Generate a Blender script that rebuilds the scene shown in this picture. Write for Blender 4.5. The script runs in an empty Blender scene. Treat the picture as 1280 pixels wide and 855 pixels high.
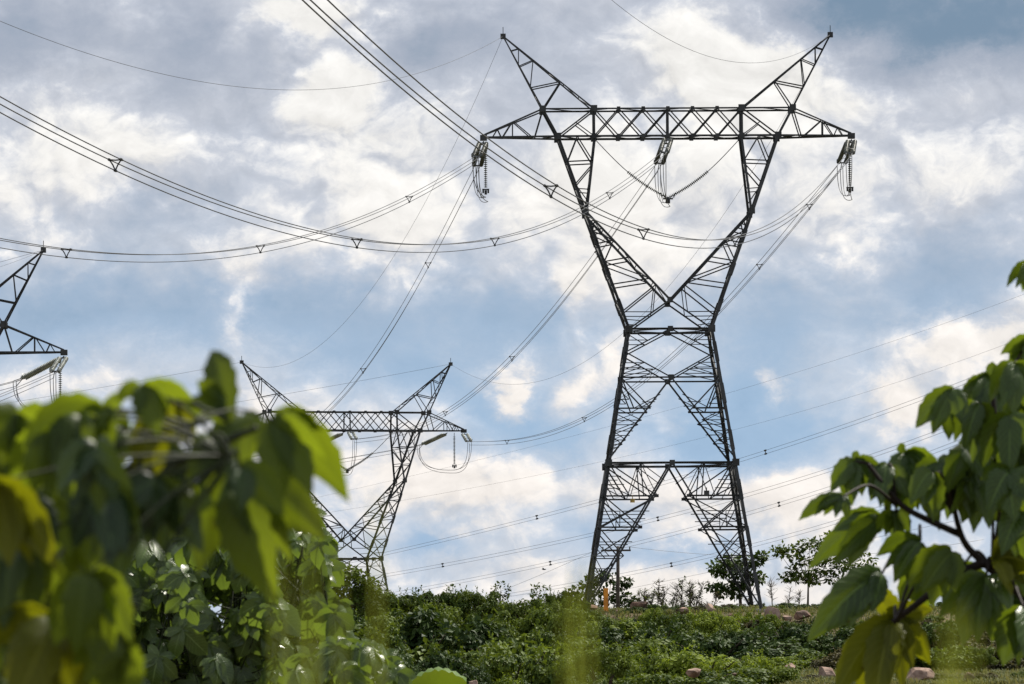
import bpy, math, random
import numpy as np
from mathutils import Vector, Matrix
R = math.radians
scene = bpy.context.scene
col = scene.collection

# ------------------------------------------------------------------ camera
F_PX, HORIZON = 7111.0, 815.0            # 200 mm lens, in pixels of a 1280 wide frame
ROLL = R(0.35)
pitch = math.atan((HORIZON - 427.5) / F_PX)
cam_data = bpy.data.cameras.new('camera')
cam = bpy.data.objects.new('camera', cam_data)
col.objects.link(cam)
cam_data.sensor_width = 36.0
cam_data.lens = 200.0
cam_data.clip_start = 0.1
cam_data.clip_end = 20000
cam_data.dof.use_dof = True
cam_data.dof.focus_distance = 440
cam_data.dof.aperture_fstop = 19.0
cam.matrix_world = (Matrix.Translation((0, 0, 1.7)) @ Matrix.Rotation(R(90) + pitch, 4, 'X')
                    @ Matrix.Rotation(-ROLL, 4, 'Z'))
scene.camera = cam

# ------------------------------------------------------------------ render, exposure
scene.view_settings.view_transform = 'Standard'
scene.view_settings.look = 'None'
scene.view_settings.exposure = 0.42
scene.view_settings.gamma = 1.0
scene.render.engine = 'CYCLES'
scene.cycles.use_denoising = True
scene.cycles.max_bounces = 8
scene.cycles.transparent_max_bounces = 8
scene.cycles.transmission_bounces = 6

# ------------------------------------------------------------------ sun and sky
SUN_EL, SUN_AZ = R(52), R(42)            # azimuth from +Y towards +X: ahead of the camera
sun_data = bpy.data.lights.new('sun', 'SUN')
sun_data.energy = 5.0
sun_data.angle = R(2.0)
sun_data.color = (1.0, 0.94, 0.84)
sun = bpy.data.objects.new('sun', sun_data)
col.objects.link(sun)
sd = Vector((math.sin(SUN_AZ) * math.cos(SUN_EL), math.cos(SUN_AZ) * math.cos(SUN_EL), math.sin(SUN_EL)))
sun.rotation_euler = sd.to_track_quat('Z', 'Y').to_euler()

world = bpy.data.worlds.new('World')
scene.world = world
world.use_nodes = True


class NT:
    """small helper for writing node trees"""
    def __init__(self, tree):
        self.t = tree
        tree.nodes.clear()

    def n(self, kind, **kw):
        nd = self.t.nodes.new(kind)
        for k, v in kw.items():
            setattr(nd, k, v)
        return nd

    def link(self, a, b):
        self.t.links.new(a, b)

    def put(self, sock, v):
        if isinstance(v, bpy.types.NodeSocket):
            self.link(v, sock)
        else:
            sock.default_value = v

    def m(self, op, a, b=None, c=None):
        nd = self.n('ShaderNodeMath', operation=op)
        for i, v in enumerate((a, b, c)):
            if v is not None:
                self.put(nd.inputs[i], v)
        return nd.outputs[0]

    def noise(self, vec, scale, detail=4, rough=0.5, dist=0.0):
        nd = self.n('ShaderNodeTexNoise')
        if vec is not None:
            self.link(vec, nd.inputs['Vector'])
        nd.inputs['Scale'].default_value = scale
        nd.inputs['Detail'].default_value = detail
        nd.inputs['Roughness'].default_value = rough
        nd.inputs['Distortion'].default_value = dist
        return nd.outputs['Fac']

    def mix(self, f, a, b, mode='MIX'):
        nd = self.n('ShaderNodeMix', data_type='RGBA', blend_type=mode)
        self.put(nd.inputs[0], f)
        for i, v in ((6, a), (7, b)):
            self.put(nd.inputs[i], v if isinstance(v, bpy.types.NodeSocket) else (*v, 1.0)[:4])
        return nd.outputs[2]

    def ramp(self, f, lo, hi):
        nd = self.n('ShaderNodeMapRange', interpolation_type='SMOOTHSTEP')
        self.put(nd.inputs[0], f)
        nd.inputs[1].default_value, nd.inputs[2].default_value = lo, hi
        return nd.outputs[0]


CLOUD_BLOBS = [  # azimuth and elevation in 1/124.1 degree (640, 815 is straight ahead on the horizon), widths, weight
    (60, 130, 70, 45, .45), (150, 195, 75, 45, .5), (20, 250, 60, 60, .45), (420, 115, 60, 60, .8), (370, 20, 80, 25, .5),
    (480, 260, 130, 80, .45), (290, 345, 30, 35, .5), (300, 405, 14, 30, .45), (900, 80, 90, 55, .9), (930, 130, 90, 50, .5),
    (1030, 115, 60, 45, .5), (1225, 115, 90, 40, .5), (1130, 240, 140, 50, .35), (1060, 320, 70, 45, .45), (840, 290, 110, 80, .5),
    (720, 240, 70, 70, .4), (715, 365, 22, 38, .45), (640, 490, 15, 42, .75), (722, 485, 20, 30, .45), (762, 450, 14, 28, .4),
    (828, 530, 18, 26, .3), (968, 478, 13, 13, .55), (1185, 432, 55, 28, .65), (1128, 508, 38, 34, .65), (1255, 420, 45, 25, .5),
    (620, 600, 110, 40, .45), (530, 600, 60, 40, .45), (820, 640, 120, 36, .4), (985, 618, 60, 30, .55), (600, 725, 220, 34, .32),
    (900, 745, 220, 34, .38), (1080, 690, 90, 50, .2), (90, 480, 90, 22, .3), (330, 560, 90, 60, .4),
    (1200, 38, 195, 64, -1.1), (30, 40, 80, 50, -.5), (230, 60, 70, 45, -.45), (1040, 12, 80, 28, -.5), (480, 72, 55, 32, -.65), (570, 40, 80, 26, -.4), (345, 75, 36, 40, -.4),
    (430, 400, 150, 45, -.65), (100, 385, 170, 42, -.65), (1130, 350, 120, 55, -.65), (960, 400, 60, 60, -.4), (650, 400, 70, 40, -.35),
    (680, 545, 110, 40, -.5), (930, 545, 80, 40, -.55), (210, 262, 50, 30, -.35), (760, 645, 60, 22, -.45), (860, 692, 60, 18, -.5),
    (700, 100, 70, 45, -.15), (520, 470, 70, 30, -.4), (250, 110, 70, 40, -.1), (540, 680, 50, 14, -.3)]


def build_sky():
    w = NT(world.node_tree)
    out = w.n('ShaderNodeOutputWorld')
    bg = w.n('ShaderNodeBackground')
    bg.inputs['Strength'].default_value = 0.072
    w.link(bg.outputs[0], out.inputs[0])
    sky = w.n('ShaderNodeTexSky', sky_type='NISHITA')
    sky.sun_disc = False
    sky.sun_elevation = SUN_EL
    sky.sun_rotation = SUN_AZ
    sky.air_density, sky.dust_density, sky.ozone_density = 1.0, 1.0, 2.0
    tc = w.n('ShaderNodeTexCoord')
    d = tc.outputs['Generated']
    sx = w.n('ShaderNodeSeparateXYZ')
    w.link(d, sx.inputs[0])
    K = 124.1 * 180 / math.pi
    az = w.m('MULTIPLY', w.m('ARCTAN2', sx.outputs[0], sx.outputs[1]), K)
    el = w.m('MULTIPLY', w.m('ARCSINE', sx.outputs[2]), K)
    # ragged edges: the cloud masses are displaced by noise at two sizes
    mp = w.n('ShaderNodeMapping')
    mp.inputs['Scale'].default_value = (1, 1, 1.35)
    w.link(d, mp.inputs[0])
    dv = mp.outputs[0]
    off = w.n('ShaderNodeMapping')
    off.inputs['Location'].default_value = (3.1, 7.7, 1.3)
    w.link(dv, off.inputs[0])
    wx = w.m('MULTIPLY', w.m('SUBTRACT', w.noise(dv, 95, 8, .64), .5), 120)
    wy = w.m('MULTIPLY', w.m('SUBTRACT', w.noise(off.outputs[0], 95, 8, .64), .5), 100)
    az = w.m('ADD', az, wx)
    el = w.m('ADD', el, wy)
    tot = None
    for px, py, bx, by, a in CLOUD_BLOBS:
        u = w.m('MULTIPLY', w.m('SUBTRACT', az, px - 640), 1 / (bx * 1.15))
        v = w.m('MULTIPLY', w.m('SUBTRACT', el, 815 - py), 1 / (by * 1.15))
        q = w.m('MULTIPLY_ADD', u, u, w.m('MULTIPLY', v, v))
        g = w.m('MULTIPLY', w.m('EXPONENT', w.m('MULTIPLY', q, -1.0)), a)
        tot = g if tot is None else w.m('ADD', tot, g)
    def shifted(src, dx, dz, loc=(0, 0, 0)):
        q = w.n('ShaderNodeMapping')
        q.inputs['Location'].default_value = (loc[0] + dx, loc[1], loc[2] + dz)
        w.link(src, q.inputs[0])
        return q.outputs[0]

    def billow(vec):
        r = w.n('ShaderNodeTexNoise', noise_type='RIDGED_MULTIFRACTAL', normalize=False)
        w.link(vec, r.inputs['Vector'])
        r.inputs['Scale'].default_value = 45
        r.inputs['Detail'].default_value = 4
        r.inputs['Roughness'].default_value = .5
        r.inputs['Offset'].default_value = 1.0
        r.inputs['Gain'].default_value = 1.2
        return w.m('MULTIPLY_ADD', r.outputs['Fac'], -.45, .85)
    # the lumps' own coordinates are bent by noise so that no cell shape shows
    bend = w.n('ShaderNodeTexNoise')
    w.link(dv, bend.inputs['Vector'])
    bend.inputs['Scale'].default_value = 60
    bend.inputs['Detail'].default_value = 5
    bv = w.n('ShaderNodeVectorMath', operation='MULTIPLY_ADD')
    w.link(bend.outputs['Color'], bv.inputs[0])
    bv.inputs[1].default_value = (.016, .016, .016)
    w.link(dv, bv.inputs[2])
    lumps = w.m('MULTIPLY_ADD', w.noise(bv.outputs[0], 55, 7, .6, .2), 1.0, w.m('MULTIPLY', billow(bv.outputs[0]), .42))
    bv2 = shifted(bv.outputs[0], .0012, .0028)
    lumps2 = w.m('MULTIPLY_ADD', w.noise(bv2, 55, 7, .6, .2), 1.0, w.m('MULTIPLY', billow(bv2), .42))
    relief = w.m('SUBTRACT', lumps, lumps2)              # thicker below than above: the sunny side
    fine = w.m('SUBTRACT', w.noise(off.outputs[0], 190, 8, .66, .2), .5)
    t = w.m('ADD', tot, w.m('MULTIPLY_ADD', w.m('SUBTRACT', lumps, .58), .95, w.m('MULTIPLY_ADD', fine, .42, .36)))
    veil = w.ramp(t, -.05, .9)
    deep = w.ramp(t, -.7, .1)
    white = w.ramp(w.m('MULTIPLY_ADD', relief, .9, t), .5, 1.0)
    lift = w.ramp(el, 690, 230)          # the air near the horizon is paler
    slate = w.mix(lift, (4.1, 4.5, 5.5), (3.5, 5.3, 7.7))
    dark = w.mix(lift, (1.7, 2.6, 3.8), (2.7, 4.4, 6.7))
    base = w.mix(.88, sky.outputs[0], w.mix(deep, dark, slate))
    grey = w.mix(lift, (7.0, 7.3, 8.0), (7.4, 7.7, 8.3))
    c1 = w.mix(veil, base, grey)
    c2 = w.mix(white, c1, w.mix(lift, (9.5, 9.35, 9.05), (9.6, 9.05, 8.55)))
    shade = w.m('MULTIPLY_ADD', w.m('MULTIPLY', relief, veil), .75, 1.0)
    gain = w.n('ShaderNodeVectorMath', operation='SCALE')
    w.link(c2, gain.inputs[0])
    w.link(shade, gain.inputs['Scale'])
    c2 = gain.outputs[0]
    w.link(c2, bg.inputs['Color'])


build_sky()


# ------------------------------------------------------------------ helpers
def pixel_ray(px, py):
    v = Vector(((px - 640) / F_PX, -(py - 427.5) / F_PX, -1.0))
    return cam.matrix_world.to_3x3() @ v


def at(px, py, Y):
    """the point at depth Y seen at a pixel of the 1280 x 855 photograph"""
    d = pixel_ray(px, py)
    k = Y / d.y
    return Vector((d.x * k, Y, 1.7 + d.z * k))


def to_pixel(P):
    q = cam.matrix_world.inverted() @ Vector(P)
    return 640 + F_PX * q.x / -q.z, 427.5 - F_PX * q.y / -q.z


def tag(o, label=None, cat=None, group=None, kind=None):
    if label: o['label'] = label
    if cat: o['category'] = cat
    if group: o['group'] = group
    if kind: o['kind'] = kind
    return o


def thing(name, loc, label, cat, group=None, rz=0.0):
    o = bpy.data.objects.new(name, None)
    col.objects.link(o)
    o.location = loc
    o.rotation_euler = (0, 0, rz)
    o.empty_display_size = .3
    return tag(o, label, cat, group)


KIDS = {}


def link_mesh(name, me, parent=None):
    o = bpy.data.objects.new(name, me)
    col.objects.link(o)
    if parent is not None:
        o.parent = parent
        KIDS.setdefault(parent.name, []).append(o)
    return o


def copy_tree(o, parent=None):
    c = o.copy()
    col.objects.link(c)
    if parent is not None:
        c.parent = parent
        KIDS.setdefault(parent.name, []).append(c)
    for ch in list(KIDS.get(o.name, [])):
        copy_tree(ch, c)
    return c


def smoothstep(a, b, x):
    t = min(1, max(0, (x - a) / (b - a)))
    return t * t * (3 - 2 * t)


class MB:
    """collects geometry for ONE mesh"""
    def __init__(self):
        self.v, self.f, self.c, self.uv = [], [], [], []
        self.smooth = False

    def add(self, vs, fs, c=None, uv=None):
        o = len(self.v)
        if uv is not None:
            self.uv.extend(uv)
        self.v.extend(tuple(p) for p in vs)
        self.f.extend(tuple(i + o for i in f) for f in fs)
        if c is not None:
            self.c.extend([c] * len(vs))

    def box(self, c, s, rot=None):
        vs = []
        for x in (-.5, .5):
            for y in (-.5, .5):
                for z in (-.5, .5):
                    p = Vector((x * s[0], y * s[1], z * s[2]))
                    if rot is not None:
                        p = rot @ p
                    vs.append(p + Vector(c))
        self.add(vs, [(0, 1, 3, 2), (4, 6, 7, 5), (0, 4, 5, 1), (2, 3, 7, 6), (0, 2, 6, 4), (1, 5, 7, 3)])

    def bar(self, a, b, w, flip=1):
        """steel angle from a to b, flange width w"""
        a, b = Vector(a), Vector(b)
        d = (b - a)
        if d.length < 1e-5:
            return
        d.normalize()
        ref = Vector((0, 0, 1)) if abs(d.z) < .9 else Vector((0, 1, 0))
        x = d.cross(ref).normalized()
        y = d.cross(x).normalized() * flip
        w *= .88
        t = w * .22
        prof = [(-w / 2, -w / 2), (w / 2, -w / 2), (w / 2, -w / 2 + t), (-w / 2 + t, -w / 2 + t), (-w / 2 + t, w / 2), (-w / 2, w / 2)]
        vs = [a + x * p + y * q for p, q in prof] + [b + x * p + y * q for p, q in prof]
        fs = [(i, (i + 1) % 6, 6 + (i + 1) % 6, 6 + i) for i in range(6)]
        fs += [(3, 2, 1, 0), (5, 4, 3, 0), (6, 7, 8, 9), (6, 9, 10, 11)]
        self.add(vs, fs)

    def tube(self, pts, r, n=6, cap=True, c=None):
        """tube along points, r a number or one radius per point"""
        pts = [Vector(p) for p in pts]
        rs = r if isinstance(r, (list, tuple)) else [r] * len(pts)
        o = len(self.v)
        vs = []
        prev = None
        for i, p in enumerate(pts):
            d = (pts[min(i + 1, len(pts) - 1)] - pts[max(i - 1, 0)])
            if d.length < 1e-9:
                d = Vector((0, 0, 1))
            d.normalize()
            if prev is None:
                ref = Vector((0, 0, 1)) if abs(d.z) < .9 else Vector((0, 1, 0))
                x = d.cross(ref).normalized()
            else:
                x = (prev - d * prev.dot(d)).normalized()
            prev = x
            y = d.cross(x)
            for k in range(n):
                a = 2 * math.pi * k / n
                vs.append(p + (x * math.cos(a) + y * math.sin(a)) * rs[i])
        fs = []
        for i in range(len(pts) - 1):
            for k in range(n):
                fs.append((i * n + k, i * n + (k + 1) % n, (i + 1) * n + (k + 1) % n, (i + 1) * n + k))
        if cap:
            fs.append(tuple(range(n - 1, -1, -1)))
            fs.append(tuple((len(pts) - 1) * n + k for k in range(n)))
        self.add(vs, fs, c)

    def mesh(self, name, mat):
        me = bpy.data.meshes.new(name)
        me.from_pydata(self.v, [], self.f)
        me.update()
        if mat is not None:
            me.materials.append(mat)
        if self.smooth:
            me.polygons.foreach_set('use_smooth', [True] * len(me.polygons))
        if self.c and len(self.c) == len(self.v):
            at_ = me.attributes.new('tint', 'FLOAT', 'POINT')
            at_.data.foreach_set('value', self.c)
        if self.uv and len(self.uv) == len(self.v):
            at_ = me.attributes.new('lobe', 'FLOAT_VECTOR', 'POINT')
            at_.data.foreach_set('vector', [x for p in self.uv for x in (p[0], p[1], 0.0)])
        return me

    def build(self, name, mat, parent=None):
        return link_mesh(name, self.mesh(name, mat), parent)


# ------------------------------------------------------------------ materials
def new_mat(name):
    m = bpy.data.materials.new(name)
    m.use_nodes = True
    return m, NT(m.node_tree)


def metal_mat(name, base, rough=.55, metallic=.5, scale=3.0):
    m, t = new_mat(name)
    out = t.n('ShaderNodeOutputMaterial')
    b = t.n('ShaderNodeBsdfPrincipled')
    t.link(b.outputs[0], out.inputs[0])
    g = t.n('ShaderNodeNewGeometry')
    f = t.ramp(t.noise(g.outputs['Position'], scale, 5, .6), .35, .65)
    t.link(t.mix(f, tuple(x * .6 for x in base), tuple(min(1, x * 1.3) for x in base)), b.inputs['Base Color'])
    b.inputs['Roughness'].default_value = rough
    b.inputs['Metallic'].default_value = metallic
    return m


def leaf_mat(name, dark, light, trans, tmix=.45, rough=.42, spec=.35, random_obj=True, nscale=1.5, veins=0.0):
    m, t = new_mat(name)
    out = t.n('ShaderNodeOutputMaterial')
    b = t.n('ShaderNodeBsdfPrincipled')
    tr = t.n('ShaderNodeBsdfTranslucent')
    mx = t.n('ShaderNodeMixShader')
    mx.inputs[0].default_value = tmix
    t.link(b.outputs[0], mx.inputs[1])
    t.link(tr.outputs[0], mx.inputs[2])
    t.link(mx.outputs[0], out.inputs[0])
    a = t.n('ShaderNodeAttribute', attribute_name='tint')
    oi = t.n('ShaderNodeObjectInfo')
    tco = t.n('ShaderNodeTexCoord')
    ns = t.noise(tco.outputs['Object'], nscale, 4, .6)
    f = t.m('ADD', t.m('MULTIPLY', a.outputs['Fac'], .55),
            t.m('MULTIPLY_ADD', ns, .5, t.m('MULTIPLY_ADD', oi.outputs['Random'], .5, -.35)))
    f = t.ramp(f, 0.0, 1.0)
    cb, ct = t.mix(f, dark, light), t.mix(f, tuple(x * .7 for x in trans), tuple(x * 1.15 for x in trans))
    if veins:
        lo = t.n('ShaderNodeAttribute', attribute_name='lobe')
        sp = t.n('ShaderNodeSeparateXYZ')
        t.link(lo.outputs['Vector'], sp.inputs[0])
        av = t.m('ABSOLUTE', sp.outputs[1])
        mid = t.m('SUBTRACT', 1.0, t.ramp(av, .02, .09))
        side = t.ramp(t.m('SINE', t.m('MULTIPLY', t.m('MULTIPLY_ADD', av, -.22, sp.outputs[0]), 62.0)), .80, 1.0)
        vn = t.m('MULTIPLY', t.m('MAXIMUM', mid, t.m('MULTIPLY', side, .55)), veins)
        cb = t.mix(vn, cb, tuple(min(1, x * 2.2 + .02) for x in light))
        ct = t.mix(vn, ct, tuple(x * .45 for x in trans))
        spot = t.ramp(t.noise(tco.outputs['Object'], nscale * 22, 3, .6), .70, .76)       # blemishes
        cb = t.mix(spot, cb, (.09, .055, .018))
        ct = t.mix(spot, ct, (.07, .04, .006))
        bp = t.n('ShaderNodeBump')
        bp.inputs['Strength'].default_value = .35
        bp.inputs['Distance'].default_value = .004
        t.link(t.m('SUBTRACT', 0.0, vn), bp.inputs['Height'])
        t.link(bp.outputs[0], b.inputs['Normal'])
    t.link(cb, b.inputs['Base Color'])
    b.inputs['Roughness'].default_value = rough
    b.inputs['Specular IOR Level'].default_value = spec
    t.link(ct, tr.inputs['Color'])
    return m


def rough_mat(name, c1, c2, scale, c3=None, rough=.9, bump=0.0):
    m, t = new_mat(name)
    out = t.n('ShaderNodeOutputMaterial')
    b = t.n('ShaderNodeBsdfPrincipled')
    t.link(b.outputs[0], out.inputs[0])
    g = t.n('ShaderNodeNewGeometry')
    n1 = t.noise(g.outputs['Position'], scale, 7, .65)
    c = t.mix(t.ramp(n1, .38, .62), c1, c2)
    if c3 is not None:
        n2 = t.noise(g.outputs['Position'], scale * .23, 4, .6)
        c = t.mix(t.ramp(n2, .5, .62), c, c3)
    t.link(c, b.inputs['Base Color'])
    b.inputs['Roughness'].default_value = rough
    b.inputs['Specular IOR Level'].default_value = .2
    if bump:
        bp = t.n('ShaderNodeBump')
        bp.inputs['Strength'].default_value = bump
        bp.inputs['Distance'].default_value = .1
        t.link(t.noise(g.outputs['Position'], scale * 3, 6, .65), bp.inputs['Height'])
        t.link(bp.outputs[0], b.inputs['Normal'])
    return m


M = {
    'steel': metal_mat('weathered_steel', (.044, .046, .047), .6, .3, .9),
    'steel_light': metal_mat('galvanised_steel', (.12, .125, .125), .5, .5, 1.5),
    'wire': metal_mat('aluminium_wire', (.06, .063, .066), .5, .4, .5),
    'glass': metal_mat('insulator_glass', (.30, .32, .28), .3, .0, 1.0),
    'glass_dark': metal_mat('insulator_dark', (.10, .105, .085), .35, .0, 1.0),
    'concrete': rough_mat('concrete', (.30, .29, .27), (.38, .36, .33), 2.0),
    'sign_yellow': metal_mat('sign_paint_yellow', (.42, .28, .07), .5, 0, 3),
    'sign_dark': metal_mat('sign_plate', (.05, .05, .05), .5, 0, 3),
    'orange': metal_mat('orange_plastic', (.82, .30, .03), .5, 0, 1.2),
    'wood': rough_mat('pole_wood', (.05, .042, .036), (.09, .075, .06), 4.0),
    'rock_pink': rough_mat('pink_rock', (.22, .145, .11), (.38, .27, .21), 1.6, (.11, .075, .055), .9, .6),
    'rock_brown': rough_mat('brown_rock', (.17, .10, .07), (.28, .18, .13), 1.6, (.10, .07, .055), .9, .6),
    'bark': rough_mat('bark', (.045, .032, .022), (.09, .07, .05), 9.0),
    'stem_green': rough_mat('green_stem', (.018, .026, .010), (.034, .042, .016), 14.0, None, .6),
    'stem_red': rough_mat('reddish_stem', (.014, .009, .007), (.022, .014, .010), 14.0, None, .6),
    'twig': rough_mat('dry_twig', (.06, .05, .035), (.10, .085, .055), 5.0),
    'leaf_near': leaf_mat('olive_leaf', (.030, .062, .010), (.090, .135, .016), (.21, .27, .010), .52, .40, .35, veins=.75),
    'leaf_shade': leaf_mat('shaded_olive_leaf', (.016, .040, .012), (.045, .085, .022), (.05, .07, .006), .3, .36, .4, veins=.75),  # olive leaf copy, less translucent, with deep shade put into its colour
    'leaf_yellow': leaf_mat('yellowing_leaf', (.07, .090, .006), (.13, .140, .008), (.25, .26, .004), .5, .42, .25, veins=.75),
    'leaf_right': leaf_mat('deep_green_leaf', (.026, .062, .010), (.085, .145, .020), (.16, .22, .008), .45, .32, .5, veins=.75),
    'leaf_mid': leaf_mat('broad_leaf', (.034, .066, .018), (.125, .180, .050), (.17, .25, .025), .42, .32, .5, veins=.75),
    'shrub_dark': leaf_mat('shrub_dark_leaf', (.022, .046, .011), (.075, .118, .022), (.07, .11, .012), .2, .6, .15, True, .35),
    'shrub_mid': leaf_mat('shrub_mid_leaf', (.044, .078, .012), (.150, .200, .030), (.15, .20, .015), .26, .6, .15, True, .35),
    'shrub_lime': leaf_mat('shrub_lime_leaf', (.100, .150, .016), (.23, .29, .040), (.24, .31, .02), .32, .6, .15, True, .35),
    'shrub_dry': leaf_mat('shrub_dry_leaf', (.05, .052, .02), (.14, .12, .05), (.10, .09, .03), .35, .6, .2, True, .35),
    'grass': leaf_mat('dry_grass_blade', (.050, .088, .014), (.12, .150, .030), (.17, .16, .05), .45, .6, .2, True, .12),
    'grass_near': leaf_mat('lime_grass_blade', (.22, .29, .04), (.30, .36, .06), (.46, .50, .07), .5, .5, .3),
    'earth': rough_mat('earth', (.07, .06, .028), (.12, .085, .048), .35, (.04, .065, .018), .95, .3),
    'bird': rough_mat('bird_feathers', (.03, .03, .03), (.06, .06, .06), 20.0),
}


# ------------------------------------------------------------------ ground
def ground_z(X, Y):
    def lerp_profile(t, pts):
        if t <= pts[0][0]: return pts[0][1]
        for (a, za), (b, zb) in zip(pts, pts[1:]):
            if t <= b:
                u = (t - a) / (b - a)
                return za + (zb - za) * u
        return pts[-1][1]
    z = lerp_profile(Y, [(0, 0), (60, -.2), (250, -1.2), (330, -.6), (380, .2), (405, .9), (425, 2.6), (440, 4.5), (450, 4.85),
                         (468, 4.8), (500, 3.0), (600, -4.5), (690, -9.25), (900, -14), (4000, -20)])
    z -= 1.7 * (1 - smoothstep(10, 19, X)) * smoothstep(250, 330, Y) * (1 - smoothstep(395, 430, Y))
    left = (1 - smoothstep(-46, -16, X)) * smoothstep(380, 440, Y) * (1 - smoothstep(560, 690, Y))
    z = z * (1 - left) + -12.0 * left
    z += .18 * math.sin(X * .31 + Y * .17) * math.sin(Y * .23 - X * .11) * smoothstep(100, 300, Y)
    return z


def build_ground():
    xs = sorted(set([-6000, -3000, -1500, -700, -350, -200, -140] + list(range(-110, 111, 3)) + [140, 200, 350, 700, 1500, 3000, 6000]))
    ys = sorted(set([-2000, -600, -150, -40] + list(range(0, 320, 20)) + list(range(320, 500, 3)) + list(range(500, 760, 20))
                    + [900, 1200, 1800, 2800, 4500, 9000]))
    vs = [(x, y, ground_z(x, y)) for y in ys for x in xs]
    n = len(xs)
    fs = [(j * n + i, j * n + i + 1, (j + 1) * n + i + 1, (j + 1) * n + i) for j in range(len(ys) - 1) for i in range(n - 1)]
    mb = MB()
    mb.add(vs, fs)
    mb.smooth = True
    tag(mb.build('ground', M['earth']), kind='structure')


build_ground()


# ------------------------------------------------------------------ pylon
ZW, ZB = 22.2, 11.6                      # waist and leg-beam heights
HALF = lambda z: 6.87 + (3.25 - 6.87) * z / ZW
CHORD, BRACE, SUB = .26, .115, .075


def lerp(a, b, t):
    return Vector(a) * (1 - t) + Vector(b) * t


def zigzag(mb, a0, a1, b0, b1, n, w, rungs=True, start=0, x=False, ts=None):
    """lattice between chord a0-a1 and chord b0-b1"""
    ts = ts or [i / n for i in range(n + 1)]
    n = len(ts) - 1
    for i in range(n):
        p, q = lerp(a0, a1, ts[i]), lerp(a0, a1, ts[i + 1])
        r, s = lerp(b0, b1, ts[i]), lerp(b0, b1, ts[i + 1])
        if x or (i + start) % 2 == 0: mb.bar(p, s, w)
        if x or (i + start) % 2 == 1: mb.bar(r, q, w)
        if rungs and i > 0: mb.bar(p, r, w)


def gusset(mb, p, s=.5, t=None):
    mb.box(p, (s, t or s * .7, s))


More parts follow.
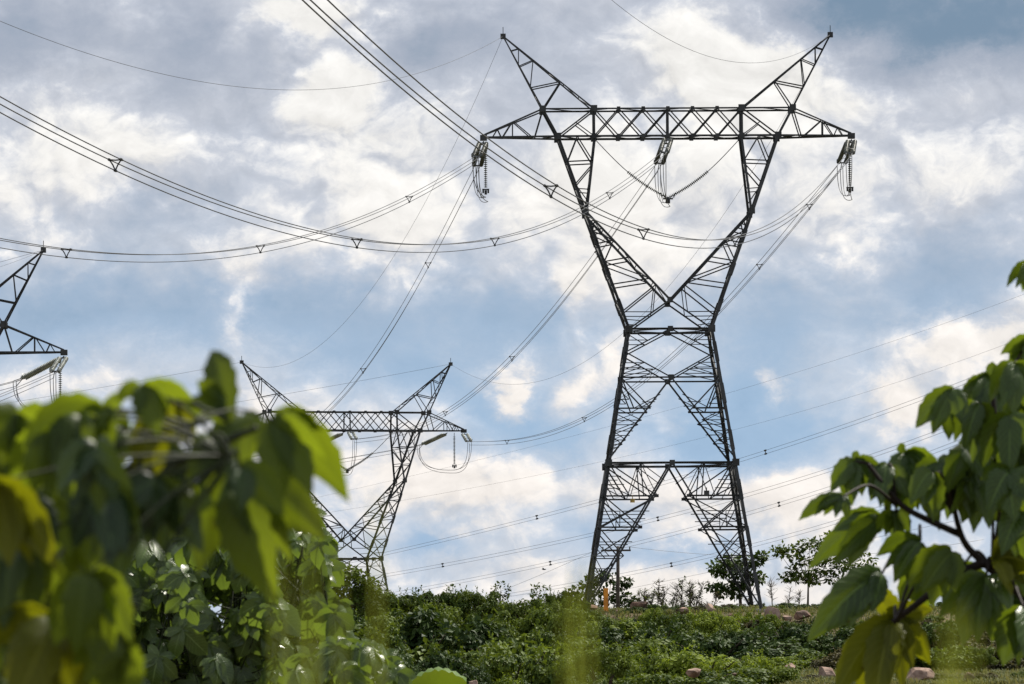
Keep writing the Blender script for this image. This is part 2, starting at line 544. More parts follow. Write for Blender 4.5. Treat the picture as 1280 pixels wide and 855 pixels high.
def pylon_parts():
    """the parts of one pylon as (name, mesh)"""
    parts = []

    def emit(name, mb, mat='steel'):
        parts.append((name, mb.mesh(name, M[mat])))

    # four corner legs, footings
    for sx in (-1, 1):
        for sy in (-1, 1):
            mb = MB()
            a, b = Vector((sx * HALF(0), sy * HALF(0), -.6)), Vector((sx * 3.25, sy * 3.25, ZW))
            mb.bar(a, b, .27, sx * sy)
            for z in (2.6, 6.2, 9.8, 13.6, 17.2, 20.4):      # splice plates
                p = lerp(a, b, z / ZW)
                mb.bar(lerp(a, b, (z - .75) / ZW), lerp(a, b, (z + .75) / ZW), .36, sx * sy)
            for z in (ZB, ZW):
                gusset(mb, (sx * HALF(z), sy * HALF(z), z), .55)
            parts.append(('leg', mb.mesh('leg', M['steel'])))
            fb = MB()
            fb.box((sx * HALF(0), sy * HALF(0), -.55), (1.1, 1.1, 1.3))
            emit('footing', fb, 'concrete')

    # lattice of the four faces below the waist
    def face(fn):
        mb = MB()
        P = lambda u, z: Vector(fn(u * HALF(z), HALF(z), z))
        B = lambda u0, z0, u1, z1, w: mb.bar(P(u0, z0), P(u1, z1), w)
        B(-1, ZW, 1, ZW, .19); B(-1, 18.35, 1, 18.35, .14); B(-1, ZB, 1, ZB, .20)
        for c in ((0, 18.35), (0, ZB), (0, ZW)):
            gusset(mb, P(*c), .42, .3)
        for s in (-1, 1):
            B(0, ZW, s, 20.35, BRACE); B(s, 20.35, 0, 18.35, BRACE)
            vd = lambda z: s * (20.35 - z) / 2.0 if 0 else s * (z - 18.35) / 2.0   # lower diamond arm
            B(s, 19.5, vd(19.5), 19.5, SUB); B(s, 18.95, vd(19.5), 19.5, SUB); B(s, 19.0, vd(19.1), 19.0, SUB); B(s, 18.4, vd(19.0), 19.0, SUB)
            B(s, 21.3, s * .48, 21.3, SUB); B(s, ZW, s * .52, 21.25, SUB)
            # inverted V from the node at 18.35 to the legs at the beam
            B(0, 18.35, s, 11.95, .14)
            V = lambda z: s * (18.35 - z) / (18.35 - 11.95) * 1.0
            B(V(15.9), 15.9, s, 15.9, .14)
            B(s, 18.3, V(15.9), 15.9, BRACE); mid = (V(15.9) + s) / 2
            B(mid, 15.9, s, 18.3, BRACE); B(V(17.0), 17.0, mid, 15.9, SUB)
            B(V(16.4), 16.4, s * .55, 16.4, SUB)
            for za, zb in ((17.3, 16.6), (16.6, 16.6)):
                B(s, za, s * .8, zb, SUB)
            zs = [15.9, 14.95, 14.1, 13.4, 12.8, 12.3]
            for i, (za, zb) in enumerate(zip(zs, zs[1:])):
                if i % 2 == 0: B(s, za, V(zb), zb, SUB)
                else: B(V(za), za, s, zb, SUB)
                B(V(zb), zb, s, zb, SUB)
                if i < 3: B((V(za) + s) / 2, (za + zb) / 2, s, zb, SUB * .8)
            # big inverted V below the beam
            L = lambda z: s * .985 * (ZB - z) / (ZB - .2)
            B(0, ZB, s * .985, .2, .15)
            for z in (9.0, 6.55):
                B(L(z), z, s, z, .15)
                gusset(mb, P(L(z), z), .24, .16)
            for z in (4.3, 2.35):
                B(L(z), z, s, z, .10)
            m9 = (L(9.0) + s) / 2
            B(s, ZB, L(9.0), 9.0, BRACE); B(s, ZB, m9 * 1.02, 9.0, BRACE)
            B(s * .5, ZB, L(9.0), 9.0, SUB); B(s * .5, ZB, s * .42, 9.0, BRACE * .9); B(s * .5, ZB, L(10.2), 10.2, SUB); B(s * .5, ZB, m9, 9.0, SUB)
            B(s, 10.55, s * .78, 10.55, SUB); B(s, 9.9, s * .72, 9.9, SUB); B(s, 10.55, s * .8, 9.0, SUB); B(s, 10.0, m9, 9.0, SUB)
            m6 = (L(6.55) + s) / 2
            B(s, 9.0, L(6.55), 6.55, BRACE); B(L(9.0), 9.0, s, 6.55, BRACE * .9)
            B(s, 7.8, s * .74, 7.8, SUB); B(s, 7.2, s * .8, 7.2, SUB); B(s, 9.0, m6, 6.55, SUB); B(L(7.8), 7.8, s * .72, 7.8, SUB); B(s * .74, 7.8, m6, 6.55, SUB)
            B(L(7.2), 7.2, s * .74, 7.2, SUB)
            m4 = (L(4.3) + s) / 2
            B(s, 6.55, L(4.3), 4.3, BRACE * .9); B(L(6.55), 6.55, s, 4.3, SUB); B(s, 5.4, L(5.4), 5.4, SUB); B(s, 5.4, m4, 4.3, SUB)
            B(s, 4.3, L(2.35), 2.35, SUB); B(L(4.3), 4.3, s, 2.35, SUB); B(s, 3.3, L(3.3), 3.3, SUB)
            B(s, 2.35, L(1.2), 1.2, SUB); B(s, 1.2, L(1.2), 1.2, SUB)
        emit('leg_bracing', mb)
    face(lambda x, h, z: (x, -h, z)); face(lambda x, h, z: (x, h, z))
    face(lambda x, h, z: (-h, x, z)); face(lambda x, h, z: (h, x, z))
    # horizontal frames inside the body
    for z, w in ((ZW, .09), (ZB, .09)):
        mb = MB()
        h = HALF(z)
        q = [Vector((0, -h, z)), Vector((h, 0, z)), Vector((0, h, z)), Vector((-h, 0, z))]
        for i in range(4):
            mb.bar(q[i], q[(i + 1) % 4], w)
        emit('inner_frame', mb)

    # the two arms of the Y
    NECK = 31.6
    ZC, ZT = 37.6, 39.8
    for s in (-1, 1):
        mb = MB()
        D = lambda z: 3.25 + (1.45 - 3.25) * (z - ZW) / (ZC - ZW)
        for k in (-1, 1):
            o0, o1 = Vector((s * 3.25, k * 3.25, ZW)), Vector((s * 6.62, k * D(NECK), NECK))
            i0, i1 = Vector((0, k * D(24.5), 24.5)), Vector((s * 6.5, k * D(NECK), NECK - .1))
            mb.bar(o0, o1, .24, s * k); mb.bar(i0, i1, .20, s * k); mb.bar(i0, o0, .14)
            for t in (.2, .5, .78):
                mb.bar(lerp(o0, o1, t - .05), lerp(o0, o1, t + .05), .34, s * k)
            gusset(mb, lerp(o1, i1, .5), .46)
            if s > 0: gusset(mb, i0, .44)
            zo = lambda z: lerp(o0, o1, (z - ZW) / (NECK - ZW))
            zi = lambda z: lerp(i0, i1, (z - 24.5) / (NECK - .1 - 24.5))
            bt = lambda t: lerp(i0, o0, t)
            mb.bar(bt(.42), zo(23.55), SUB * 1.1); mb.bar(bt(.72), zo(22.95), SUB)
            mb.bar(bt(.42), zi(25.7), SUB * 1.1); mb.bar(zi(25.7), zo(23.6), BRACE)
            lv = [(25.75, 26.2), (27.55, 27.9), (29.0, 29.25), (30.0, 30.2), (30.75, 30.85)]
            for j, (a, b) in enumerate(lv):
                mb.bar(zo(a), zi(b), .115)
                if j + 1 < len(lv):
                    mb.bar(zo(a), zi(lv[j + 1][1]), .11) if j % 2 == 1 else mb.bar(zi(b), zo(lv[j + 1][0]), .11)
            # from the neck up to the crossarm
            u1, v1 = Vector((s * 8.72, k * 1.45, ZC)), Vector((s * 5.79, k * 1.45, ZC))
            n0 = lerp(o1, i1, .2)
            mb.bar(o1, u1, .26, s * k); mb.bar(i1, v1, .22, s * k)
            U = lambda t: lerp(o1, u1, t)
            V = lambda t: lerp(i1, v1, t)
            mb.bar(U(.66), V(.68), .115); mb.bar(U(.3), V(.3), .09)
            top = Vector((s * 7.2, k * 1.45, ZC))
            mb.bar(top, V(.68), .11); mb.bar(top, U(.66), .11); mb.bar(V(.62), U(.36), .11); mb.bar(U(.36), V(.14), .09)
        # side lattices
        of, ob = Vector((s * 3.25, -3.25, ZW)), Vector((s * 3.25, 3.25, ZW))
        of1, ob1 = Vector((s * 6.62, -D(NECK), NECK)), Vector((s * 6.62, D(NECK), NECK))
        zigzag(mb, of, of1, ob, ob1, 4, .10, True, 0, True)
        jf, jb = Vector((0, -D(24.5), 24.5)), Vector((0, D(24.5), 24.5))
        jf1, jb1 = Vector((s * 6.5, -D(NECK), NECK)), Vector((s * 6.5, D(NECK), NECK))
        zigzag(mb, jf, jf1, jb, jb1, 5, .09, True, 1)
        zigzag(mb, of1, (s * 8.72, -1.45, ZC), ob1, (s * 8.72, 1.45, ZC), 3, .09, True, 0, True)
        zigzag(mb, of1, (s * 5.79, -1.45, ZC), ob1, (s * 5.79, 1.45, ZC), 3, .09, True, 1)
        emit('fork_arm', mb)

    # crossarm
    mb = MB()
    for k in (-1, 1):
        y = k * 1.45
        mb.bar((-8.72, y, ZC), (8.72, y, ZC), .19, k); mb.bar((-9.9, k * 1.25, ZT), (9.9, k * 1.25, ZT), .15, k)
        y2 = k * 1.3
        for s in (-1, 1):
            mb.bar((s * 5.85, y, ZC), (s * 5.85, y2, ZT), .20)
            mb.bar((s * 5.85, y2, ZT), (s * 8.72, y, ZC), .13)
            mb.bar((s * 7.3, y2, ZC + 1.1), (s * 5.85, y, ZC), .09)
            mb.bar((s * 9.9, k * 1.25, ZT), (s * 8.72, y, ZC), .18)
            tip = Vector((s * 14.6, k * .18, ZC + .05))
            a0, t0 = Vector((s * 8.72, y, ZC)), Vector((s * 9.9, k * 1.25, ZT))
            mb.bar(a0, tip, .16, k); mb.bar(t0, tip + Vector((0, 0, .18)), .13, k)
            A = lambda x: lerp(a0, tip, (abs(x) - 8.72) / 5.88)
            T = lambda x: lerp(t0, tip + Vector((0, 0, .18)), (abs(x) - 9.9) / 4.7)
            mb.bar(t0, A(10.55), .12); mb.bar(A(10.8), T(12.2), .10); mb.bar(T(12.3), A(12.3), .10)
            mb.bar(T(12.4), A(13.1), .09); mb.bar(A(13.2), T(13.5), .08); mb.bar(T(13.5), A(13.9), .07)
            gusset(mb, (s * 9.9, k * 1.25, ZT), .5, .3); gusset(mb, (s * 8.72, y, ZC), .52, .3); gusset(mb, (s * 5.85, y2, ZT), .52, .3); gusset(mb, (s * 5.85, y, ZC), .4, .3)
        mb.bar((0, y, ZC), (0, y2, ZT), .15)
        zigzag(mb, (-5.85, y, ZC), (5.85, y, ZC), (-5.85, y2, ZT), (5.85, y2, ZT), 6, .11, False, 0, True)
        for x in (-3.9, -1.95, 0, 1.95, 3.9):
            gusset(mb, (x, y, ZC), .32, .22); gusset(mb, (x, y2, ZT), .28, .22)
    for s in (-1, 1):
        mb.box((s * 14.6, 0, ZC + .02), (.55, .7, .42))
        for x in (9.5, 10.8, 12.2, 13.4):
            yy = 1.45 + (.18 - 1.45) * (x - 8.72) / 5.88
            mb.bar((s * x, -yy, ZC), (s * x, yy, ZC), .10)
    zigzag(mb, (-8.72, -1.45, ZC), (8.72, -1.45, ZC), (-8.72, 1.45, ZC), (8.72, 1.45, ZC), 9, .09, False, 0)
    zigzag(mb, (-9.9, -1.25, ZT), (9.9, -1.25, ZT), (-9.9, 1.25, ZT), (9.9, 1.25, ZT), 7, .07, False, 0)
    for s in (-1, 1):
        zigzag(mb, (s * 8.72, -1.45, ZC), (s * 14.6, -.18, ZC), (s * 8.72, 1.45, ZC), (s * 14.6, .18, ZC), 4, .10, False, 0, True)
    emit('crossarm', mb)

    # earth wire peaks
    for s in (-1, 1):
        mb = MB()
        tip = Vector((s * 13.0, 0, 45.7))
        for k in (-1, 1):
            i0, o0 = Vector((s * 5.85, k * 1.3, ZT)), Vector((s * 9.9, k * 1.25, ZT))
            e = tip + Vector((0, k * .1, 0))
            mb.bar(i0, e, .13, k); mb.bar(o0, e, .12, k)
            I = lambda t: lerp(i0, e, t)
            O = lambda t: lerp(o0, e, t)
            mb.bar(o0, I(.37), .11); mb.bar(I(.37), O(.29), .11); mb.bar(O(.31), I(.67), .09); mb.bar(I(.67), O(.59), .09); mb.bar(O(.61), I(.83), .075); mb.bar(I(.83), O(.80), .08)
        zigzag(mb, (s * 9.9, -1.25, ZT), (s * 13, -.1, 45.7), (s * 9.9, 1.25, ZT), (s * 13, .1, 45.7), 5, .08, True, 0)
        zigzag(mb, (s * 5.85, -1.3, ZT), (s * 13, -.1, 45.7), (s * 5.85, 1.3, ZT), (s * 13, .1, 45.7), 6, .08, True, 0)
        gusset(mb, tip, .42)
        mb.bar(tip, tip + Vector((0, 0, .75)), .06)
        emit('earth_wire_peak', mb)
    return parts


PYLONS = {
    'main': (Vector((12.44, 450, 4.83)), R(.5), 'complete dark steel pylon standing among rocks on top of the green bank'),
    'second': (Vector((-19.85, 681.96, -9.25)), R(17), 'smaller farther pylon rising behind the thicket, crossarm partly hidden by blurred leaves'),
    'third': (Vector((-49.8, 445.8, -12.2)), R(3), 'pylon cut off by the picture edge, only one crossarm end and peak visible'),
}
proto = None
for key, (loc, yaw, label) in PYLONS.items():
    if proto is None:
        root = thing('transmission_pylon', loc, label, 'pylon', 'lattice pylons', yaw)
        for nm, me in pylon_parts():
            link_mesh(nm, me, root)
        proto = root
    else:
        root = copy_tree(proto)
        root.location, root.rotation_euler = loc, (0, 0, yaw)
        root['label'] = label
    if key == 'main':
        main_root = root


def on(key, p):
    loc, yaw, _ = PYLONS[key]
    return loc + Matrix.Rotation(yaw, 3, 'Z') @ Vector(p)


# small plates fixed to the main pylon's legs
def plate(name, p, s, mat, label):
    mb = MB()
    mb.box(p, s)
    mb.box((p[0], p[1], p[2] + s[2] / 2 + .12), (.06, .05, .26))
    o = mb.build(name, M[mat], main_root)
    o['label'] = label


plate('sign', (-3.15, -HALF(9) - .1, 8.62), (.36, .03, .30), 'sign_yellow', 'yellow plate hanging under the leg strut')
plate('number_plate', (2.65, -HALF(9) - .1, 9.2), (.42, .03, .36), 'sign_dark', 'small dark plate')


# ------------------------------------------------------------------ conductors and insulators
def span_points(a, b, sag, n=64, t0=0.0, t1=1.0):
    a, b = Vector(a), Vector(b)
    pts = []
    for i in range(n + 1):
        t = t0 + (t1 - t0) * i / n
        p = a + (b - a) * t
        p.z -= 4 * sag * t * (1 - t)
        pts.append(p)
    return pts


def path_at(pts, s):
    """point and direction at arc length s"""
    for p, q in zip(pts, pts[1:]):
        l = (q - p).length
        if s <= l:
            return p + (q - p) * (s / l), (q - p).normalized()
        s -= l
    return pts[-1], (pts[-1] - pts[-2]).normalized()


def insulator_discs(mb, a, b, n, r, core):
    """a string of insulator discs turned round the axis a-b"""
    d = (b - a)
    step = d.length / n
    d.normalize()
    pts, rs = [], []
    for i in range(n):
        o = a + d * (i * step)
        for f, rr in ((0, core), (.28, core), (.34, r * .55), (.62, r), (.78, r * .92), (.82, core)):
            pts.append(o + d * (f * step)); rs.append(rr)
    pts.append(b); rs.append(core)
    mb.tube(pts, rs, 10)


def ring(mb, c, d, rx, rz, r, n=20):
    d = d.normalized()
    x = d.cross(Vector((0, 0, 1))).normalized()
    z = x.cross(d)
    mb.tube([c + x * (rx * math.cos(2 * math.pi * i / n)) + z * (rz * math.sin(2 * math.pi * i / n)) for i in range(n + 1)], r, 5, False)


STRING_LEN = 4.9
LEVELS = [(-.23, .10, 'upper left'), (.23, .10, 'upper right'), (0, -.32, 'lowest')]


def tension_set(anchor, pts, label, mat='glass'):
    """double tension insulator from a pylon arm towards a span; returns where its conductors start"""
    p_end, d = path_at(pts, STRING_LEN)
    d = (d - Vector((0, 0, .19))).normalized()
    x = d.cross(Vector((0, 0, 1))).normalized()
    z = x.cross(d)
    t = thing('tension_insulator', anchor, label, 'insulator', 'tension insulators on the pylon arms')
    o = Vector(anchor)
    L = lambda s, a=0, b=0: d * s + x * a + z * b
    hw = MB()
    hw.bar(L(.0), L(.45), .10); hw.bar(L(.42, -.34), L(.42, .34), .12); hw.bar(L(.38), L(.42, .3), .09); hw.bar(L(.38), L(.42, -.3), .09)
    hw.build('yoke_plate', M['steel_light'], t)
    for s in (-1, 1):
        mb = MB()
        mb.smooth = True
        insulator_discs(mb, L(.5, s * .29), L(4.05, s * .29), 24, .18, .09)
        mb.build('disc_string', M[mat], t)
    hw = MB()
    hw.bar(L(4.1, -.34), L(4.1, .34), .12)
    for a, b, _ in LEVELS:
        hw.bar(L(4.1, a), L(STRING_LEN, a, b), .07)
    hw.build('yoke_plate', M['steel_light'], t)
    rg = MB()
    ring(rg, L(3.85, 0, .08), d, .46, .22, .03)
    rg.build('corona_ring', M['steel_light'], t)
    return [o + L(STRING_LEN, a, b) for a, b, _ in LEVELS], d, x, z


PHASE = {-1: 'left', 0: 'middle', 1: 'right'}
WIRE_N = 0


def wire(name, pts, r, label, group, n=6):
    mb = MB()
    base = pts[0]
    mb.tube([p - base for p in pts], r, n)
    mb.smooth = True
    o = mb.build(name, M['wire'])
    o.location = base
    return tag(o, label, 'cable', group)


def spacer_at(trip, t, label, group, scale=1.0):
    """triangular spacer clamping three (or two) wires of a bundle"""
    i = min(int(t * (len(trip[0]) - 1)), len(trip[0]) - 2)
    P = [w[i] for w in trip]
    c = sum(P, Vector()) / len(P)
    mb = MB()
    if len(P) == 3:
        for a in range(3):
            b = (a + 1) % 3
            mb.tube([P[a] - c, (P[a] + P[b]) / 2 * .86 + c * .14 - c, P[b] - c], .04 * scale, 5)
        for a in range(3):
            d = (trip[a][i + 1] - trip[a][i]).normalized()
            mb.tube([P[a] - c - d * .16, P[a] - c + d * .16], .075 * scale, 6)
    else:
        mb.tube([P[0] - c, P[1] - c], .05 * scale, 5)
        for a in range(2):
            d = (trip[a][i + 1] - trip[a][i]).normalized()
            mb.tube([P[a] - c - d * .25, P[a] - c + d * .25], .09 * scale, 6)
    o = mb.build('bundle_spacer', M['steel'])
    o.location = c
    return tag(o, label, 'spacer', group)


def bundle(a, b, sag, start=None, end=None, r=.022, what='', group='', spacers=(), n=80, sp_label=''):
    """three-wire conductor bundle along the span a-b; start, end are the wires' clamped ends"""
    centre = span_points(a, b, sag, n)
    L = (Vector(b) - Vector(a)).length
    trip = []
    hx = (Vector(b) - Vector(a)).cross(Vector((0, 0, 1))).normalized()
    for k, (dx, dz, _) in enumerate(LEVELS):
        t0 = STRING_LEN / L if start else 0.0
        t1 = 1 - STRING_LEN / L if end else 1.0
        pts = span_points(a, b, sag, n, t0, t1)
        pts = [p + hx * dx + Vector((0, 0, dz)) for p in pts]
        if start:
            o = start[k] - pts[0]
            pts = [p + o * (1 - i / n) ** 9 for i, p in enumerate(pts)]
        if end:
            o = end[k] - pts[-1]
            pts = [p + o * (i / n) ** 9 for i, p in enumerate(pts)]
        trip.append(pts)
    pos = ('upper outer', 'upper inner', 'lowest')
    for k in range(3):
        wire('conductor_cable', trip[k], r, '%s wire of three %s' % (pos[k], what), group)
    for j, px in enumerate(spacers):
        best = min(range(len(centre)), key=lambda i: abs(to_pixel(trip[2][i])[0] - px))
        spacer_at(trip, best / n, sp_label[j], 'spacers clamped on the cable bundles', .75)
    return trip


def jumper(s_pts, e_pts, low, label_what, r=.028):
    """the slack loop joining the two dead ends under the arm through the low point"""
    for k in range(3):
        a, b = s_pts[k], e_pts[k]
        m = low + Vector(((k - 1) * .17, (k - 1) * .05, -.3 - .35 * (k == 2)))
        pts = []
        for i in range(29):
            t = i / 28
            h, q0 = (2 * t, a) if t < .5 else (2 - 2 * t, b)
            wh, wz = h ** 2.3, 1 - (1 - h) ** 2.0
            pts.append(Vector((q0.x + (m.x - q0.x) * wh, q0.y + (m.y - q0.y) * wh, q0.z + (m.z - q0.z) * wz)))
        wire('jumper_cable', pts, r, '%s slack wire looping under %s' % (('first', 'second', 'third')[k], label_what), 'jumper loops under the pylon arms', 5)


def hanging_string(top, length, label, mat='glass_dark'):
    t = thing('jumper_insulator', top, label, 'insulator', 'hanging jumper insulators')
    mb = MB()
    mb.tube([(0, 0, 0), (0, 0, -.4)], .035, 6)
    mb.build('link_rod', M['steel'], t)
    ds = MB()
    ds.smooth = True
    insulator_discs(ds, Vector((0, 0, -.4)), Vector((0, 0, -length + .35)), 20, .15, .03)
    ds.build('disc_string', M[mat], t)
    w = MB()
    w.box((0, 0, -length + .22), (.56, .3, .08)); w.box((-.2, 0, -length + .05), (.14, .24, .26)); w.box((.2, 0, -length + .05), (.14, .24, .26))
    w.box((0, 0, -length - .02), (.2, .24, .34))
    w.build('clamp_weight', M['steel'], t)
    return Vector(top) + Vector((0, 0, -length - .1))


def vee_string(pa, pb, low, label):
    c = (Vector(pa) + Vector(pb)) / 2
    t = thing('vee_insulator', c, label, 'insulator', 'vee insulators under the middle of the crossarm')
    for p in (pa, pb):
        p, e = Vector(p) - c, Vector(low) - c
        n = 16
        pts = []
        for i in range(n + 1):
            u = i / n
            q = p + (e - p) * u
            q.z -= .9 * 4 * .25 * math.sin(math.pi * u) * .55
            pts.append(q)
        k = 7
        rod = MB()
        rod.tube(pts[:k + 1], .035, 6)
        rod.build('link_rod', M['steel'], t)
        ds = MB()
        ds.smooth = True
        for i in range(k, n):
            insulator_discs(ds, pts[i], pts[i + 1], 3, .15, .035)
        ds.build('disc_string', M['glass_dark'], t)
    w = MB()
    e = Vector(low) - c
    w.box(e + Vector((0, 0, -.05)), (.8, .3, .1)); w.box(e + Vector((0, 0, -.26)), (.34, .3, .32))
    for s in (-1, 1):
        w.bar(e + Vector((s * .45, 0, 0)), e + Vector((s * .6, 0, .45)), .07)
    w.build('clamp_weight', M['steel'], t)


ARM = lambda s, k: (s * 14.6, k * .25, 37.3) if s else (0, k * 1.45, 37.4)
NEAR = {-1: ((-48.69, 110, 32.59), 15.24), 0: ((-28.03, 110, 25.72), 12.01), 1: ((-9.79, 110, 20.69), 9.51)}
FAR_SAG = {-1: 8.99, 0: 7.38, 1: 8.15}
SP_NEAR = {-1: (90, 320, 509), 0: (135, 440, 616, 762), 1: (797, 921, 690)}
SP_FAR = {-1: (533, 452), 0: (640, 745, 557), 1: (635, 728, 953, 1014)}
PNAME = {-1: 'end of the main pylon', 0: 'middle of the main pylon', 1: 'far end of the main pylon'}
SAG_DESC = {-1: 'cables sagging lowest across the open sky to the picture edge',
            0: 'cables crossing the middle pair sag on the left half of the sky',
            1: 'cables rising steeply past the short arm tip to the top edge'}


def pylon_phase_name(key, s):
    who = {'main': 'the tall pylon', 'second': 'the small distant pylon', 'third': 'the cropped pylon'}[key]
    side = {-1: 'left tip', 0: 'middle', 1: 'right tip'}[s]
    return who, side


for s in (-1, 0, 1):
    who, side = pylon_phase_name('main', s)
    a_n, a_f = on('main', ARM(s, -1)), on('main', ARM(s, 1))
    b_n, sag_n = NEAR[s]
    e2 = on('second', ARM(s, -1))
    p_near = span_points(a_n, b_n, sag_n, 200)
    p_far = span_points(a_f, e2, FAR_SAG[s], 200)
    p_back = span_points(e2, a_f, FAR_SAG[s], 200)
    st_n, *_ = tension_set(a_n, p_near, 'front insulator pair at the %s of the crossarm on %s' % (side, who), 'glass_dark')
    st_f, *_ = tension_set(a_f, p_far, 'rear insulator pair at the %s of the crossarm on %s' % (side, who), 'glass_dark')
    e_f, *_ = tension_set(e2, p_back, 'near insulator pair at the %s of the crossarm on %s' % (side, 'the small distant pylon'))
    nd = {-1: 'sagging from the left arm to the left edge', 0: 'sagging from the crossarm middle to the left edge',
          1: 'rising from the right arm to the top edge'}[s]
    fd = {-1: 'falling from the left arm to the small pylon', 0: 'falling from the crossarm middle to the small pylon',
          1: 'falling from the right arm to the small pylon'}[s]
    ends = ('nearest', 'second', 'third', 'fourth')

    def sp_labels(xs, x0, what):
        order = sorted(range(len(xs)), key=lambda i: abs(xs[i] - x0))
        lab = [''] * len(xs)
        for rank, i in enumerate(order):
            lab[i] = '%s triangular spacer on the wires %s' % (ends[rank], what)
        return lab
    x0 = {-1: 600, 0: 825, 1: 1060}[s]
    bundle(a_n, b_n, sag_n, st_n, None, .023, nd, 'cables of the near span', SP_NEAR[s], 90, sp_labels(SP_NEAR[s], x0, nd))
    bundle(a_f, e2, FAR_SAG[s], st_f, [e_f[1], e_f[0], e_f[2]], .022, fd, 'cables of the far span', SP_FAR[s], 70, sp_labels(SP_FAR[s], x0, fd))
    if s:
        low = hanging_string(on('main', (s * 14.45, 0, 37.3)), 4.0, 'vertical ribbed insulator string hanging from the %s of %s' % (side, who))
    else:
        low = on('main', (0, 0, 32.75))
        vee_string(on('main', (-5.7, 0, 37.4)), on('main', (5.7, 0, 37.4)), low, 'wide V of two insulator strings slung under the crossarm of the tall pylon')
    jumper(st_n, [st_f[1], st_f[0], st_f[2]], low, 'the crossarm %s of %s' % (side, who))
    # onwards from the second pylon, away to the left
    a2 = on('second', (s * 12.7, .5, 37.4) if s else ARM(s, 1))
    b2 = a2 + Vector((-270, 230, -1))
    p2 = span_points(a2, b2, 11.5, 200)
    st2, *_ = tension_set(a2, p2, 'pale insulator pair slanting away at the %s of the small distant crossarm' % side)
    bundle(a2, b2, 11.5, st2, None, .022, 'leaving the %s of the small distant crossarm' % side, 'cables beyond the small pylon', (), 60)
    if s:
        low2 = hanging_string(on('second', (s * 13.4, 0, 37.4)), 4.1, 'thin vertical insulator string hanging from the %s of the small distant pylon' % side)
    else:
        low2 = on('second', (0, 0, 32.9))
        vee_string(on('second', (-5.7, 0, 37.4)), on('second', (5.7, 0, 37.4)), low2, 'wide V of two insulator strings slung under the small distant crossarm')
    jumper(e_f, [st2[1], st2[0], st2[2]], low2, 'the crossarm %s of the small distant pylon' % side)

# the third pylon: the arm end in view
a3n, a3f = on('third', ARM(1, -1)), on('third', ARM(1, 1))
b3n, b3f = Vector((-70, 120, 24)), Vector((-260, 560, 14))
p3n, p3f = span_points(a3n, b3n, 13, 200), span_points(a3f, b3f, 12, 200)
st3n, *_ = tension_set(a3n, p3n, 'upright looking insulator pair at the arm tip of the cropped pylon')
st3f, *_ = tension_set(a3f, p3f, 'pale slanting insulator pair at the arm tip of the cropped pylon')
bundle(a3f, b3f, 12, st3f, None, .022, 'leaving the cropped pylon sideways', 'cables of the cropped pylon', (), 60)
bundle(a3n, b3n, 13, st3n, None, .022, 'dropping from the cropped pylon behind the leaves', 'cables of the cropped pylon', (), 60)
low3 = hanging_string(on('third', (14.3, 0, 37.3)), 4.0, 'vertical ribbed insulator string hanging from the cropped pylon arm')
jumper(st3n, [st3f[1], st3f[0], st3f[2]], low3, 'the arm tip of the cropped pylon')

# earth wires
EG = 'thin earth wires between the pylon peaks'
LE, RE = on('main', (-13, 0, 45.7)), on('main', (13, 0, 45.7))
LE2, RE2 = on('second', (-13, 0, 45.7)), on('second', (13, 0, 45.7))
wire('earth_wire', span_points(LE, (-50.83, 110, 47.42), 15.77, 90), .014, 'thin wire sagging from the left peak of the tall pylon to the left edge', EG, 5)
wire('earth_wire', span_points(RE, (-30.49, 110, 82.73), 24.17, 90), .014, 'thin wire curving from the right peak of the tall pylon to the top edge', EG, 5)
wire('earth_wire', span_points(LE, LE2, 8.79, 60), .013, 'thin wire falling from the left peak of the tall pylon to the small pylon', EG, 5)
wire('earth_wire', span_points(RE, RE2, 11.7, 60), .013, 'thin wire falling from the right peak of the tall pylon to the small pylon', EG, 5)
wire('earth_wire', span_points(LE2, LE2 + Vector((-270, 230, 0)), 9, 40), .015, 'thin wire leaving the left peak of the small pylon', EG, 5)
wire('earth_wire', span_points(RE2, RE2 + Vector((-270, 230, -2)), 9, 40), .015, 'thin wire leaving the right peak of the small pylon', EG, 5)
T3P = on('third', (13, 0, 45.7))
wire('earth_wire', span_points(T3P, T3P + Vector((-190, 110, -6)), 9, 40), .013, 'thin wire leaving the peak of the cropped pylon sideways', EG, 5)
wire('earth_wire', span_points(T3P, (-60, 120, 36), 12, 60), .011, 'thin wire dropping steeply behind the peak of the cropped pylon', EG, 5)


# background line crossing behind, from the right edge down to the thicket
def poly_wire(px_pts, n=70):
    """smooth 3D curve: a parabola in height fitted through sight lines, on one straight ground track"""
    A = np.array([520 + (1280 - p[0]) * .25 for p in px_pts])
    P = [at(p[0], p[1], y) for p, y in zip(px_pts, A)]
    ys = np.array([p.y for p in P])
    cx = np.polyfit(ys, [p.x for p in P], 1 if len(P) < 3 else 2)
    cz = np.polyfit(ys, [p.z for p in P], 2 if len(P) > 2 else 1)
    y0, y1 = 500.0, 790.0
    return [Vector((np.polyval(cx, y), y, np.polyval(cz, y))) for y in np.linspace(y0, y1, n)]


